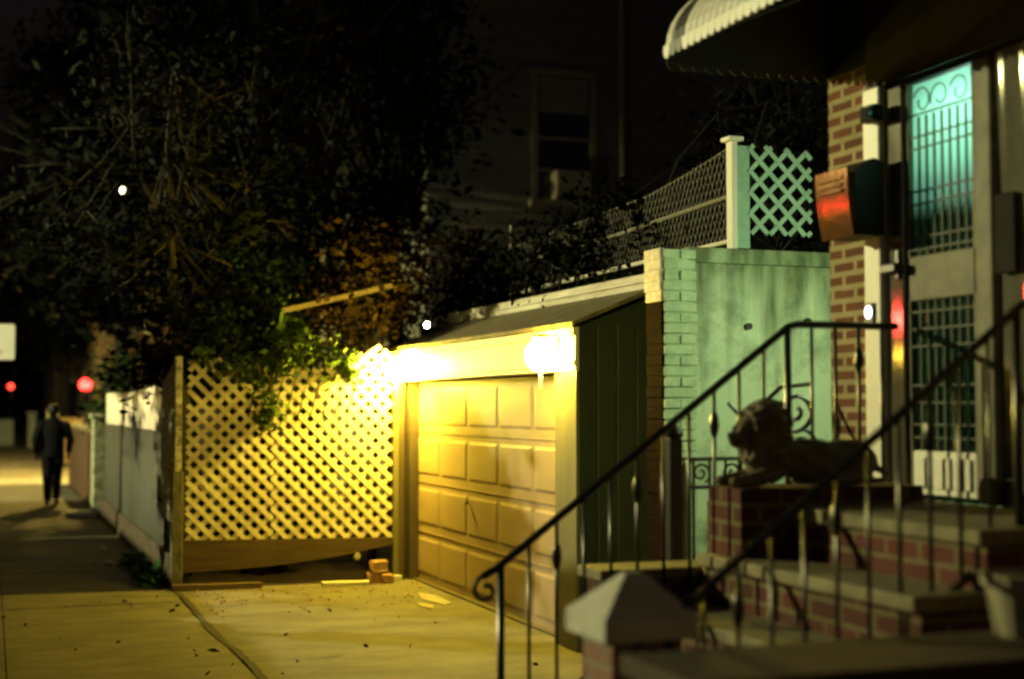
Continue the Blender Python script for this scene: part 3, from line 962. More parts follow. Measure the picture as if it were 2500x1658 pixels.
# ------------------------------------------------------------------ mint wall, terrace fence
mw = thing('stucco_wall', 'stained mint green stucco wall with a painted brick edge', 'wall', (4.6, 8.2, 0))
MB().box(4.18, 5.6, 8.1, 8.32, 0.0, 2.62).build('wall', M['stucco'], mw)
MB().bbox(4.15, 5.6, 8.07, 8.34, 2.622, 2.72, 0.008).build('coping', M['stucco'], mw)
pr = MB()
rs = random.Random(31)
z, k = 0.0, 0
core = MB().box(3.985, 4.179, 8.075, 8.32, 0, 2.70)
core.build('mortar_core', M['mintbrick'], mw)
while z < 2.69:
    hh = 0.058
    j = lambda: rs.uniform(-0.005, 0.005)
    if k % 2 == 0:
        pr.bbox(3.972 + j(), 4.195 + j(), 8.056 + j(), 8.0745, z, z + hh, 0.007)
    else:
        pr.bbox(3.972 + j(), 4.075 + j(), 8.056 + j(), 8.0745, z, z + hh, 0.007)
        pr.bbox(4.085 + j(), 4.20 + j(), 8.056 + j(), 8.0745, z, z + hh, 0.007)
    z += 0.0677
    k += 1
pr.build('brick_edge', M['mintbrick'], mw)
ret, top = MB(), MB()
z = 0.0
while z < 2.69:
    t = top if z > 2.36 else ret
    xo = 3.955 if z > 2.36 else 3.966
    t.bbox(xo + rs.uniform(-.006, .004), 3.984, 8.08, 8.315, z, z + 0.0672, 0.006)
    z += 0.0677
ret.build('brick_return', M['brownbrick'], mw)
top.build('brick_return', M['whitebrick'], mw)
for i, (x, zz) in enumerate(((4.58, 2.22), (5.02, 2.26))):
    MB().tube([(x, 8.099, zz), (x, 8.06, zz)], 0.022, 10).build('wall_plug', M['iron'], mw)

tf = thing('terrace_screen', 'mint lattice screen with a white post standing on the stucco wall', 'screen', (4.75, 8.22, 2.72))
a = MB()
lattice(a, [(4.66, 2.84), (5.13, 2.84), (5.13, 3.40), (4.66, 3.43)], 'y', 8.2, pitch=0.100, width=0.030)
a.build('lattice_panel', M['mintlattice'], tf)
MB().bbox(4.52, 4.56, 8.17, 8.25, 2.722, 3.44, 0.005).build('post', M['whitealu'], tf)
MB().bbox(4.562, 4.67, 8.202, 8.24, 2.74, 3.42, 0.005).build('board', M['mintlattice'], tf)
MB().bbox(4.49, 4.60, 8.15, 8.27, 3.442, 3.47, 0.005).build('cap', M['whitealu'], tf)

cf = thing('chain_link_fence', 'sagging chain link fence running back along the top of the garage', 'fence', (4.6, 10.3, 2.7))
a = MB()
for pg in ([(8.27, 2.80), (9.6, 2.79), (9.6, 3.28), (8.27, 3.44)], [(9.6, 2.79), (12.6, 2.76), (12.6, 3.20), (9.6, 3.28)]):
    lattice(a, pg, 'x', 4.60, pitch=0.055, width=0.008, thick=0.007, ang=60)
a.build('wire_mesh', M['wire'], cf)
MB().tube([(4.585, 8.27, 3.10), (4.585, 10.2, 3.045), (4.585, 12.6, 3.03)], 0.016, 8).build('rail', M['galv'], cf)
MB().tube([(4.585, 8.27, 2.80), (4.585, 12.6, 2.76)], 0.016, 8).build('rail', M['whitealu'], cf)
MB().tube([(4.60, 8.27, 3.44), (4.60, 8.9, 3.35), (4.60, 9.6, 3.28), (4.60, 12.6, 3.20)], 0.006, 6).build('wire', M['galv'], cf)
for y in (12.6,):
    MB().tube([(4.61, y, 2.6), (4.61, y, 3.42)], 0.022, 8).build('post', M['galv'], cf)

# ------------------------------------------------------------------ clapboard house behind
ch = thing('clapboard_house', 'dark clapboard house behind the trees with one tall window', 'house', (10, 22.5, 0))
HY = 22.0
a = MB()
z = 0.0
while z < 9.4:
    a.add([(6.6, HY - 0.022, z), (16.5, HY - 0.022, z), (16.5, HY, z + 0.17), (6.6, HY, z + 0.17)], [(0, 1, 2, 3)])
    a.add([(6.6, HY - 0.022, z), (16.5, HY - 0.022, z), (16.5, HY, z), (6.6, HY, z)], [(3, 2, 1, 0)])
    z += 0.17
a.box(6.6, 16.5, HY + 0.001, 30, 0, 9.4)
a.build('wall', M['siding'], ch)
MB().prism([(6.2, 9.41), (16.9, 9.41), (11.5, 12.6)], 'y', HY - 0.4, 30.3).build('roof', M['shingle'], ch)
wn = MB()
wx0, wx1, wz0, wz1 = 8.50, 9.45, 5.15, 7.25
wn.bbox(wx0 - 0.12, wx0, HY - 0.06, HY - 0.023, wz0, wz1, 0.006).bbox(wx1, wx1 + 0.12, HY - 0.06, HY - 0.023, wz0, wz1, 0.006)
wn.bbox(wx0 - 0.14, wx1 + 0.14, HY - 0.065, HY - 0.023, wz1 + 0.001, wz1 + 0.13, 0.006)
wf = wn.build('window', M['windowtrim'], ch)
MB().box(wx0, wx1, HY - 0.03, HY - 0.024, wz0, wz1).build('pane', M['darkglass'], wf)
MB().box(wx0 + 0.03, wx1 - 0.03, HY - 0.037, HY - 0.031, wz1 - 0.62, wz1 - 0.02).build('blind', M['blind'], wf)
for zz in (1.02, 0.48):
    MB().bbox(wx0, wx1, HY - 0.05, HY - 0.031, wz0 + zz, wz0 + zz + 0.055, 0.004).build('sash', M['windowtrim'], wf)
MB().bbox(wx0 - 0.16, wx1 + 0.2, HY - 0.16, HY - 0.023, wz0 - 0.12, wz0 - 0.002, 0.01).build('sill', M['windowtrim'], wf)
MB().bbox(wx0 + 0.22, wx1 - 0.1, HY - 0.32, HY - 0.033, wz0 + 0.0, wz0 + 0.47, 0.02).build('air_conditioner', M['windowtrim'], wf)
MB().tube([(10.02, HY - 0.08, 0.2), (10.02, HY - 0.08, 9.3)], 0.05, 8).build('downpipe', M['windowtrim'], ch)
MB().bbox(11.55, 12.5, HY - 0.05, HY - 0.023, 3.6, 6.6, 0.01).build('shutter_door', M['rust'], ch)
pl = thing('yard_lamp', 'small white yard lamp shining through the shrubs above the garage end', 'lamp', (5.79, 19.3, 0.0))
MB().tube([(5.79, 19.3, 0), (5.79, 19.3, 2.80)], 0.03, 8).build('post', M['darkwood'], pl)
MB().lathe((5.79, 19.3, 2.8), [(0.05, 0.0), (0.06, 0.02), (0.03, 0.03)], 12).build('collar', M['darkwood'], pl)
MB().ball((5.79, 19.3, 2.86), 0.032, 12, 8).build('bulb', M['porchbulb'], pl, smooth=True)

# ------------------------------------------------------------------ brick house on the right
HX = GX
bh = thing('brick_house', 'brick row house with a metal door lit green from inside', 'house', (HX + 0.5, 5.3, 0))
a = MB()
a.box(HX, HX + 0.3, 5.87, 6.22, 0.0, 7.0)                     # pillar left of the door
a.box(HX, HX + 0.3, -6.0, 4.44, 0.0, 7.0)                     # front right of the door
a.box(HX, HX + 0.3, 4.44, 5.87, 3.36, 7.0)                    # over the door
a.box(HX + 0.3, 12, 6.02, 6.22, 0.0, 7.0)                     # alley side
a.build('wall', M['brick'], bh)
MB().box(HX - 0.35, 12.2, -6.2, 6.45, 7.0, 7.25).build('roof', M['shingle'], bh)
MB().box(HX + 0.03, HX + 0.25, 4.44, 5.86, 3.22, 3.36).build('lintel', M['darkwood'], bh)
MB().box(HX - 0.012, HX - 0.001, 3.3, 5.869, 3.24, 3.92).build('shade_board', M['darkwood'], bh)  # added dark board, stands for the awning's shade over the door
MB().box(HX - 0.012, HX - 0.001, 5.87, 6.22, 3.37, 3.92).build('shade_board', M['blackplate'], bh)  # added black board, stands for the awning's shade on the pillar top
MB().bbox(HX - 0.035, HX + 0.02, 5.735, 5.868, 1.34, 3.238, 0.008).build('trim_board', M['whitealu'], bh)
PZ = 1.28
# door frame and storm door
df = MB()
df.bbox(HX + 0.0, HX + 0.09, 5.60, 5.733, PZ, 3.22, 0.01)
fr = df.build('door_frame', M['alu'], bh)
MB().bbox(HX - 0.014, HX - 0.001, 5.62, 5.65, 2.30, 2.44, 0.004).build('hinge', M['brassiron'], fr)
MB().bbox(HX - 0.05, HX - 0.001, 5.60, 5.72, 2.33, 2.375, 0.008).build('hinge', M['iron'], fr)
sdr = MB()
D0, D1 = 5.10, 5.598
sdr.bbox(HX + 0.02, HX + 0.06, D0, D1, 2.19, 2.40, 0.008)
sdr.bbox(HX + 0.02, HX + 0.06, D1 - 0.022, D1, PZ + 0.02, 3.215, 0.004).bbox(HX + 0.02, HX + 0.06, D0, D0 + 0.022, PZ + 0.02, 3.215, 0.004)
sd_o = sdr.build('storm_door', M['alupanel'], bh)
MB().box(HX + 0.046, HX + 0.05, D0 + 0.02, D1 - 0.02, 2.40, 3.21).build('upper_glass', M['frosted'], sd_o)
MB().box(HX + 0.046, HX + 0.05, D0 + 0.02, D1 - 0.02, 1.50, 2.19).build('lower_glass', M['frosted'], sd_o)
a = MB()
nb = 8
for i in range(1, nb):
    y = D0 + 0.022 + (D1 - D0 - 0.044) * i / nb
    a.box(HX + 0.032, HX + 0.043, y - 0.0045, y + 0.0045, 1.5, 2.19)
    a.box(HX + 0.032, HX + 0.043, y - 0.0045, y + 0.0045, 2.40, 3.05)
for z in (2.43, 2.485, 2.64, 2.70, 2.90, 2.955, 3.06, 2.14, 2.06, 1.98, 1.80, 1.72, 1.62, 1.56):
    a.box(HX + 0.026, HX + 0.0318, D0 + 0.02, D1 - 0.02, z - 0.0045, z + 0.0045)
a.build('grille', M['grille'], sd_o)
a = MB()
for cy, s in ((5.22, 1), (5.36, -1), (5.49, 1)):
    a.tube(spiral((HX + 0.036, cy, 3.12), 0.07, 0.025, 1.0, 0.4 * s, 'x'), 0.004, 6)
a.build('scroll', M['grille'], sd_o)
kp = MB().bbox(HX + 0.022, HX + 0.058, D0 + 0.023, D1 - 0.023, PZ + 0.02, 1.50, 0.006)
for i in range(3):
    y = D0 + 0.05 + i * 0.145
    kp.bbox(HX + 0.008, HX + 0.0215, y, y + 0.11, PZ + 0.05, 1.47, 0.006)
kp.build('kick_panel', M['whitealu'], sd_o)
# fixed aluminium panels to the right of the door
a = MB()
MB().bbox(HX + 0.012, HX + 0.08, 4.985, 5.098, PZ, 3.22, 0.012).build('door_stile', M['alupanel'], bh)
a.box(HX + 0.02, HX + 0.09, 4.45, 4.93, PZ, 3.22)
ny = 60
for i in range(ny + 1):
    y = 4.46 + 0.46 * i / ny
    bow = 0.0040 * math.sin(2 * PI * (y - 4.46) / 0.24)
    for kz in range(7):
        z = PZ + 0.01 + (3.2 - PZ) * kz / 6
        a.v.append((HX + 0.012 - bow + 0.055 * (1 - kz / 6) - 0.022 - 0.002 * math.sin(PI * kz / 3), y, z))
    if i:
        o = len(a.v) - 14
        for kz in range(6):
            a.f.append((o + kz, o + kz + 1, o + 8 + kz, o + 7 + kz))
fp = a.build('side_panel', M['polished'], bh)
MB().bbox(HX - 0.02, HX + 0.0, 4.80, 4.93, 2.26, 2.60, 0.01).build('lock_plate', M['blackplate'], fp)
MB().bbox(HX - 0.045, HX - 0.002, 4.62, 4.68, 2.05, 2.42, 0.01).build('pull_handle', M['brassiron'], fp)
MB().box(HX + 0.05, HX + 0.055, 4.93, 4.985, PZ, 3.22).build('gap', M['darkwood'], bh)
# lit vestibule behind the glass
v = MB()
v.box(HX + 0.9, HX + 0.95, 4.95, 5.75, PZ, 3.4).box(HX + 0.10, HX + 0.9, 4.95, 4.98, PZ, 3.4).box(HX + 0.10, HX + 0.9, 5.72, 5.75, PZ, 3.4)
v.box(HX + 0.10, HX + 0.9, 4.98, 5.72, 3.36, 3.4).box(HX + 0.10, HX + 0.9, 4.98, 5.72, PZ - 0.05, PZ - 0.003)
v.build('vestibule', M['teal'], bh)
MB().bbox(HX + 0.10, HX + 0.80, 4.981, 5.719, 2.73, 2.77, 0.01).build('shade_baffle', M['teal'], bh)  # unseen baffle added to keep the tube's light off the lower glass
MB().tube([(HX + 0.20, 5.02, 3.05), (HX + 0.20, 5.45, 3.05)], 0.024, 10).build('fluorescent_tube', M['tube'], bh)
# small fittings on the front
bc = thing('door_camera', 'small black door camera on the white trim under the awning', 'camera', (HX - 0.05, 5.75, 3.08))
MB().bbox(HX - 0.10, HX - 0.037, 5.68, 5.80, 3.06, 3.14, 0.012).build('housing', M['blackplate'], bc)
MB().tube([(HX - 0.13, 5.71, 3.10), (HX - 0.099, 5.71, 3.10)], 0.022, 10).build('lens', M['darkglass'], bc)
db = thing('door_bell', 'lit white bell button on the white trim board', 'door bell', (HX - 0.05, 5.80, 2.15))
MB().bbox(HX - 0.05, HX - 0.037, 5.78, 5.84, 2.09, 2.2, 0.005).build('plate', M['galv'], db)
MB().ball((HX - 0.053, 5.81, 2.155), (0.012, 0.024, 0.03), 10, 8).build('button', M['bellbulb'], db, smooth=True)

mb_ = thing('mailbox', 'copper fronted mailbox with dark sides on the brick pillar', 'mailbox', (HX - 0.1, 6.0, 2.55))
prof = [(3.80, 2.51), (3.96, 2.51), (3.96, 2.86), (3.91, 2.88), (3.86, 2.86), (3.80, 2.815)]
MB().prism(prof, 'y', 5.69, 5.95).build('body', M['mailgreen'], mb_)
ld = MB()
n = 14
for i in range(n + 1):
    t = i / n
    z = 2.505 + 0.32 * t
    x = 3.797 - 0.010 * math.sin(PI * t) - 0.037 * t
    ld.v += [(x, 5.68, z), (x, 5.96, z), (x - 0.008, 5.685, z), (x - 0.008, 5.955, z)]
    if i:
        o = 4 * i
        ld.f += [(o - 2, o - 1, o + 3, o + 2), (o - 4, o, o + 1, o - 3), (o - 4, o - 2, o + 2, o), (o - 3, o + 1, o + 3, o - 1)]
for zz in (2.715, 2.745, 2.775):
    ld.bbox(3.742, 3.756, 5.72, 5.92, zz, zz + 0.013, 0.003)
ld.build('lid', M['mailcopper'], mb_)

# awning
aw = thing('awning', 'curved white metal awning with a scalloped edge over the door', 'awning', (3.6, 4.8, 3.38))
AY0, AY1 = 3.3, 6.22
def aprof(t, k=0.0):
    th = t * PI / 2
    return (HX - 0.001 - (0.92 - k) * math.cos(th), 3.46 + (0.47 - k) * math.sin(th))
white, dark_ = MB(), MB()
sl_w = 0.066
ns = int((AY1 - AY0) / sl_w)
NP = 12
for i in range(ns):
    y1 = AY1 - i * sl_w
    y0 = y1 - sl_w + 0.0015
    t_ = dark_ if i in (1, 2) else white
    o = len(t_.v)
    for j in range(NP + 1):
        x, z = aprof(j / NP)
        bulge = 0.004
        for yy, dd in ((y0, 0), (y0 + 0.014, bulge), (y1 - 0.014, bulge), (y1, 0)):
            th = j / NP * PI / 2
            t_.v.append((x - dd * math.cos(th), yy, z + dd * math.sin(th)))
        if j:
            for q in range(3):
                a0 = o + (j - 1) * 4 + q
                t_.f.append((a0, a0 + 1, a0 + 5, a0 + 4))
    # rounded hanging tab at the lower end
    c = (y0 + y1) / 2
    pts = [(y0, 3.465), (y1, 3.465)] + [(c + (sl_w / 2 - 0.002) * math.cos(u), 3.43 - 0.03 * math.sin(u)) for u in [k * PI / 8 for k in range(9)]]
    t_.prism(pts, 'x', HX - 0.934, HX - 0.926)
white.build('slat', M['awning'], aw)
dark_.build('stripe', M['awningdark'], aw)
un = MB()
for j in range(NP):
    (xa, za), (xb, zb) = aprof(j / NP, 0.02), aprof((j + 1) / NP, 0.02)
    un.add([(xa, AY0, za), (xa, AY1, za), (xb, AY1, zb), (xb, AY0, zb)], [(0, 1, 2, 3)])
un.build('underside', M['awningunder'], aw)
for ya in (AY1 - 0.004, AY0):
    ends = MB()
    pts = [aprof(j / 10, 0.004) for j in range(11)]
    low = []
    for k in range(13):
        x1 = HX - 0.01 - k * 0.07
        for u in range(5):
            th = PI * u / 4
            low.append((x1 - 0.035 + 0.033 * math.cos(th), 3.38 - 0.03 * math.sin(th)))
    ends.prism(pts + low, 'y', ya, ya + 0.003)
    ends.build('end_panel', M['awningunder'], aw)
for ya in (6.1, 3.5):
    MB().tube([(HX - 0.86, ya, 3.47), (HX - 0.002, ya, 3.84)], 0.011, 6).build('support_rod', M['galv'], aw)

# alley lamp on the side wall of the brick house, out of the camera's sight behind the corner
al = thing('alley_lamp', 'greenish alley lamp on the side wall of the brick house', 'lamp', (4.75, 6.3, 2.45))
MB().bbox(4.60, 4.90, 6.222, 6.26, 2.42, 2.50, 0.01).build('bracket', M['galv'], al)
MB().tube([(4.58, 6.31, 2.44), (4.92, 6.31, 2.44)], 0.035, 12).build('tube', M['alleybulb'], al, smooth=True)

# ------------------------------------------------------------------ stoop
st = thing('stoop', 'brick stoop of worn steps climbing to the metal door', 'stoop', (3.0, 4.85, 0))
NY0, NY1 = 4.02, 5.58
tr, ri = MB(), MB()
steps = [(3.20 - 0.27 * k, 1.28 - 0.213 * k) for k in range(6)]
for k, (x, z) in enumerate(steps):
    x2 = steps[k - 1][0] + 0.02 if k else HX
    tr.bbox(x - 0.035, x2, NY0, NY1, z - 0.055, z, 0.012)
    zb = steps[k + 1][1] if k < 5 else 0.0
    ri.box(x, x2 if k else HX, NY0 + 0.01, NY1 - 0.01, max(zb - 0.06, 0.0), z - 0.056)
tr.build('tread', M['tread'], st)
ri.build('riser', M['brickstoop'], st)
ck = MB()
ck.box(2.50, 3.10, 5.64, 5.86, 0.0, 0.95).box(3.10, HX - 0.003, 5.64, 5.86, 0, 1.27)
ck.build('cheek_wall', M['brickdark'], st)
MB().bbox(2.46, 3.12, 5.62, 5.89, 0.952, 1.0, 0.01).build('coping', M['tread'], st)

def railing(label, yr, x_start, x_knee, zs, zk, x_end, first, grp, scroll=True):
    t = thing('iron_railing', label, 'railing', (x_start, yr, 0), grp)
    m = MB()
    m.tube([(x_start - 0.06, yr, zs - 0.03), (x_start, yr, zs), (x_knee - 0.02, yr, zk - 0.012), (x_knee + 0.03, yr, zk), (x_end, yr, zk)], 0.017, 8)
    if scroll:
        m.tube(spiral((x_start - 0.045, yr, zs - 0.085), 0.062, 0.012, 1.15, R(80), 'y'), 0.010, 8)
    m.build('top_rail', M['iron'], t)
    sl_ = (zk - zs) / (x_knee - x_start)
    lo = 0.76
    mm = MB().obox((x_start + 0.08, yr, zs + sl_ * 0.08 - lo), (x_knee, yr, zk - lo), 0.022, 0.026)
    mm.obox((x_knee, yr, zk - lo), (x_end, yr, zk - lo), 0.022, 0.026)
    mm.build('bottom_rail', M['brassiron'], t)
    x, k = x_start + 0.02, 0
    while x < x_end - 0.02:
        zt = zs + sl_ * (x - x_start) if x < x_knee else zk
        post = k == 0 or abs(x - x_knee) < 0.063
        r = 0.017 if post else 0.0085
        z0 = max(zt - lo - 0.0, 0.0)
        if post:
            z0 = 0.0 if k == 0 else zt - 0.8
        b = MB().tube([(x, yr, z0), (x, yr, zt)], r, 8)
        if k % 3 == 2 and not post:
            b.lathe((x, yr, zt - 0.20), [(0.009, 0.10), (0.018, 0.075), (0.022, 0.04), (0.018, 0.01), (0.009, -0.015)], 10)
        b.build('newel' if post else 'baluster', M['iron'], t, smooth=True)
        k += 1
        x += 0.125
    return t
railing('black iron railing with a scroll foot on the far side of the stoop', 5.60, 1.98, 3.40, 1.03, 2.075, HX - 0.04, 0, 'stoop railings')
railing('black iron railing along the near side of the stoop', 4.12, 2.02, 3.46, 1.0, 2.075, HX - 0.01, 0, 'stoop railings')

# pier with pyramid cap at the foot of the near railing
pi_ = thing('brick_pier', 'brick pier with a pale pyramid cap at the foot of the steps', 'pier', (1.95, 4.25, 0))
MB().box(1.845, 2.085, 4.125, 4.36, 0.0, 0.968).build('shaft', M['brickpink'], pi_)
c = MB()
x0, x1, y0, y1 = 1.80, 2.13, 4.08, 4.40
zb, zt, za = 0.965, 1.035, 1.165
cx, cy = 1.95, 4.24
vv = [(x0, y0, zb), (x1, y0, zb), (x1, y1, zb), (x0, y1, zb), (x0, y0, zt), (x1, y0, zt), (x1, y1, zt), (x0, y1, zt), (cx - .01, cy - .01, za), (cx + .05, cy - .01, za), (cx + .05, cy + .01, za), (cx - .01, cy + .01, za)]
c.add(vv, [(3, 2, 1, 0), (0, 1, 5, 4), (1, 2, 6, 5), (2, 3, 7, 6), (3, 0, 4, 7), (4, 5, 9, 8), (5, 6, 10, 9), (6, 7, 11, 10), (7, 4, 8, 11), (8, 9, 10, 11)])
c.build('cap', M['stone'], pi_)

lw = thing('low_wall', 'low dark brick front wall with a worn coping in the foreground', 'wall', (2.8, 3.5, 0))
MB().box(1.78, HX - 0.003, 3.33, 3.70, 0.0, 0.93).build('wall', M['brickdark'], lw)
MB().bbox(1.70, HX - 0.002, 3.28, 3.76, 0.932, 0.995, 0.012).build('coping', M['wallcap'], lw)
fpot = thing('flower_pot', 'tapered pale rimmed flower pot on the low front wall', 'flower pot', (3.02, 3.62, 0.996))
MB().lathe((3.02, 3.62, 0.996), [(0.095, 0.0), (0.125, 0.155), (0.14, 0.157), (0.142, 0.19), (0.128, 0.192), (0.120, 0.17)], 24).build('pot', M['terracotta'], fpot, smooth=False)
MB().lathe((3.02, 3.62, 0.996), [(0.118, 0.165), (0.06, 0.172), (0.01, 0.174)], 20).build('soil', M['dirt'], fpot)

# alley gate
ag = thing('alley_gate', 'iron alley gate with scrolls and a thick dark post', 'gate', (3.6, 6.35, 0))
gy = 6.38
MB().bbox(3.155, 3.225, gy - 0.035, gy + 0.035, 0, 1.55, 0.01).lathe((3.19, gy, 1.55), [(0.045, 0), (0.05, 0.02), (0.03, 0.05), (0.008, 0.07)], 12).build('gate_post', M['iron'], ag)
MB().bbox(3.235, 3.275, gy - 0.03, gy + 0.03, 0, 1.42, 0.01).build('jamb', M['mintlattice'], ag)
for zz in (1.44, 1.30, 0.2):
    MB().tube([(3.24, gy, zz), (3.6, gy, zz), (HX - 0.01, gy, zz)], 0.011, 6).build('rail', M['iron'], ag)
for i in range(8):
    x = 3.30 + i * 0.09
    MB().tube([(x, gy, 0.2), (x, gy, 1.44)], 0.007, 6).build('bar', M['iron'], ag)
a = MB()
a.tube(spiral((3.34, gy, 1.37), 0.055, 0.012, 1.4, R(-60)), 0.007, 6)
a.tube(spiral((3.52, gy, 1.37), 0.055, 0.012, -1.4, R(240)), 0.007, 6)
a.tube(spiral((3.89, gy, 1.68), 0.125, 0.02, 1.7, R(160)), 0.012, 6)
a.tube(spiral((3.93, gy, 1.50), 0.085, 0.015, -1.5, R(90)), 0.011, 6)
a.tube([(3.55, gy, 1.62), (3.68, gy, 1.70), (3.80, gy, 1.80), (3.98, gy, 1.82)], 0.012, 6)
a.tube([(3.50, gy, 1.72), (3.62, gy, 1.60), (3.72, gy, 1.50), (3.86, gy, 1.44)], 0.011, 6)
a.build('scroll', M['iron'], ag)

# ------------------------------------------------------------------ lion statue
ls = thing('lion_statue', 'stone lion lying on a plinth inside the far railing of the stoop', 'statue', (3.4, 5.42, 1.07))
MB().box(2.95, 3.205, 5.28, 5.555, 1.068, 1.355).box(3.206, 3.86, 5.28, 5.555, 1.282, 1.355).build('plinth', M['brickstoop'], ls)
def voxel(mb, name, mat, parent, vox, smooth_it=6):
    o = mb.build(name, mat, parent)
    rm = o.modifiers.new('r', 'REMESH')
    rm.mode = 'VOXEL'
    rm.voxel_size = vox
    sm = o.modifiers.new('s', 'SMOOTH')
    sm.factor = 0.5
    sm.iterations = smooth_it
    dg = bpy.context.evaluated_depsgraph_get()
    me = bpy.data.meshes.new_from_object(o.evaluated_get(dg))
    o.modifiers.clear()
    o.data = me
    me.materials.clear()
    me.materials.append(mat)
    me.polygons.foreach_set("use_smooth", [True] * len(me.polygons))
    return o
ly, lz = 5.42, 1.357
b = MB()
b.ball((3.62, ly, lz + 0.12), (0.20, 0.105, 0.115), 16, 10)          # hindquarters
b.ball((3.42, ly, lz + 0.13), (0.22, 0.095, 0.11), 16, 10)           # barrel
b.ball((3.18, ly, lz + 0.16), (0.13, 0.10, 0.15), 16, 10)            # chest
b.ball((3.09, ly - 0.01, lz + 0.275), (0.10, 0.085, 0.095), 16, 10)  # skull
b.ball((3.00, ly - 0.02, lz + 0.245), (0.055, 0.05, 0.042), 14, 8)   # muzzle
b.ball((2.985, ly - 0.02, lz + 0.215), (0.035, 0.032, 0.02), 12, 8)  # chin
b.ball((2.95, ly - 0.02, lz + 0.262), (0.016, 0.024, 0.016), 10, 6)  # nose
for sgn in (-1, 1):
    yy = ly + sgn * 0.075
    b.tube([(3.20, yy, lz + 0.10), (3.09, yy, lz + 0.045), (2.99, yy, lz + 0.032)], [0.055, 0.042, 0.035], 12)
    b.ball((2.965, yy, lz + 0.03), (0.05, 0.038, 0.03), 12, 8)
    b.ball((3.62, ly + sgn * 0.09, lz + 0.09), (0.13, 0.05, 0.09), 12, 8)   # folded thigh
    b.tube([(3.60, ly + sgn * 0.115, lz + 0.035), (3.44, ly + sgn * 0.12, lz + 0.028)], [0.036, 0.03], 10)
    b.ball((3.42, ly + sgn * 0.12, lz + 0.026), (0.045, 0.03, 0.026), 10, 6)
    b.ball((3.11, ly + sgn * 0.075 - 0.01, lz + 0.36), (0.026, 0.026, 0.032), 10, 6)
    b.ball((3.005, ly - 0.02 + sgn * 0.035, lz + 0.295), (0.022, 0.018, 0.014), 8, 6)   # brow
b.tube([(3.80, ly, lz + 0.10), (3.84, ly - 0.06, lz + 0.05), (3.76, ly - 0.14, lz + 0.03), (3.60, ly - 0.15, lz + 0.03)], [0.022, 0.018, 0.016, 0.024], 8)
LS = 0.86
def lscale(m):
    m.v = [(2.95 + (x - 2.93) * LS, ly + (y - ly) * LS, lz + (z - lz) * LS) for x, y, z in m.v]
lscale(b)
voxel(b, 'body', M['statue'], ls, 0.010)
mn = MB()
rs = random.Random(12)
for ring, (rx, n_, xoff) in enumerate(((0.105, 15, -0.005), (0.135, 19, 0.04), (0.15, 19, 0.09), (0.14, 15, 0.14))):
    for k in range(n_):
        aa = 2 * PI * (k + 0.5 * (ring % 2)) / n_
        cy_, cz_ = ly - 0.01 + rx * 0.88 * math.cos(aa), lz + 0.255 + rx * 1.08 * math.sin(aa)
        if cz_ < lz + 0.06:
            continue
        p0 = Vector((3.075 + xoff, cy_, cz_))
        out = Vector((0.35 + rs.uniform(-.2, .2), math.cos(aa) * 0.7, math.sin(aa) * 0.7 - 0.35)).normalized()
        mn.tube([p0 - Vector((0.02, 0, 0)), p0 + out * 0.022, p0 + out * 0.040 + Vector((0, 0, -0.008))], [0.024, 0.024, 0.013], 8)
mn.ball((3.17, ly - 0.005, lz + 0.25), (0.09, 0.125, 0.155), 14, 10)
lscale(mn)
voxel(mn, 'mane', M['statue'], ls, 0.009, 5)

# ------------------------------------------------------------------ sign, signals
ps = thing('parking_sign', 'white parking sign on a thin pole at the left edge', 'sign', (0.13, 24.0, 0))
MB().tube([(0.04, 24.06, 0), (0.04, 24.06, 3.05)], 0.032, 10).build('pole', M['darkwood'], ps)
pts = []
for cx_, cz_, a0 in ((0.30, 2.98, 0), (-0.05, 2.98, 90), (-0.05, 2.49, 180), (0.30, 2.49, 270)):
    for k in range(5):
        pts.append((cx_ + 0.04 * math.cos(R(a0 + 22.5 * k)), cz_ + 0.04 * math.sin(R(a0 + 22.5 * k))))
MB().prism(pts, 'y', 24.0, 24.006).build('plate', M['signwhite'], ps)
MB().box(0.0, 0.14, 23.9955, 23.9985, 2.56, 2.585).add([(-0.06, 23.9955, 2.572), (0.0, 23.9955, 2.60), (0.0, 23.9955, 2.545)], [(0, 1, 2)]).build('arrow', M['signred'], ps)

def signal(x, y, z, label, lens, r=0.1, pole_x=None, pole=True, face=-1):
    t = thing('traffic_signal', label, 'traffic light', (x, y, 0), 'red traffic lights')
    if pole:
        MB().tube([(x, y + 0.2, 0), (x, y + 0.2, z + 0.5)], 0.06, 10).build('pole', M['darkwood'], t)
    MB().bbox(x - 0.15, x + 0.15, y, y + 0.2, z - 0.75, z + 0.17, 0.02).build('housing', M['iron'], t)
    for i, zz in enumerate((z, z - 0.29, z - 0.58)):
        o = MB().tube([(x, y - 0.001, zz), (x, y - 0.03, zz)], r, 16)
        o.build('lens', lens if i == 0 else M['darkglass'], t)
    return t
signal(2.98, 50.0, 2.45, 'bright red traffic light low above the fence, the larger of two', M['redlens'], 0.19)
signal(1.15, 95.0, 3.0, 'small distant red traffic light near the left edge', M['redlensfar'], 0.15)
kx, ky = -1.62, 13.5
ks = thing('kerb_signal', 'kerb signal with red and amber lamps, mirrored in the metal door', 'traffic light', (kx, ky, 0), 'red traffic lights')
MB().tube([(kx - 0.1, ky + 0.12, 0), (kx - 0.1, ky + 0.12, 3.0)], 0.05, 10).build('pole', M['darkwood'], ks)
MB().bbox(kx - 0.13, kx + 0.13, ky + 0.0, ky + 0.22, 2.05, 2.9, 0.02).build('housing', M['iron'], ks)
MB().tube([(kx + 0.02, ky + 0.002, 2.68), (kx + 0.06, ky - 0.045, 2.68)], 0.10, 16).build('red_lens', M['redmirror'], ks)
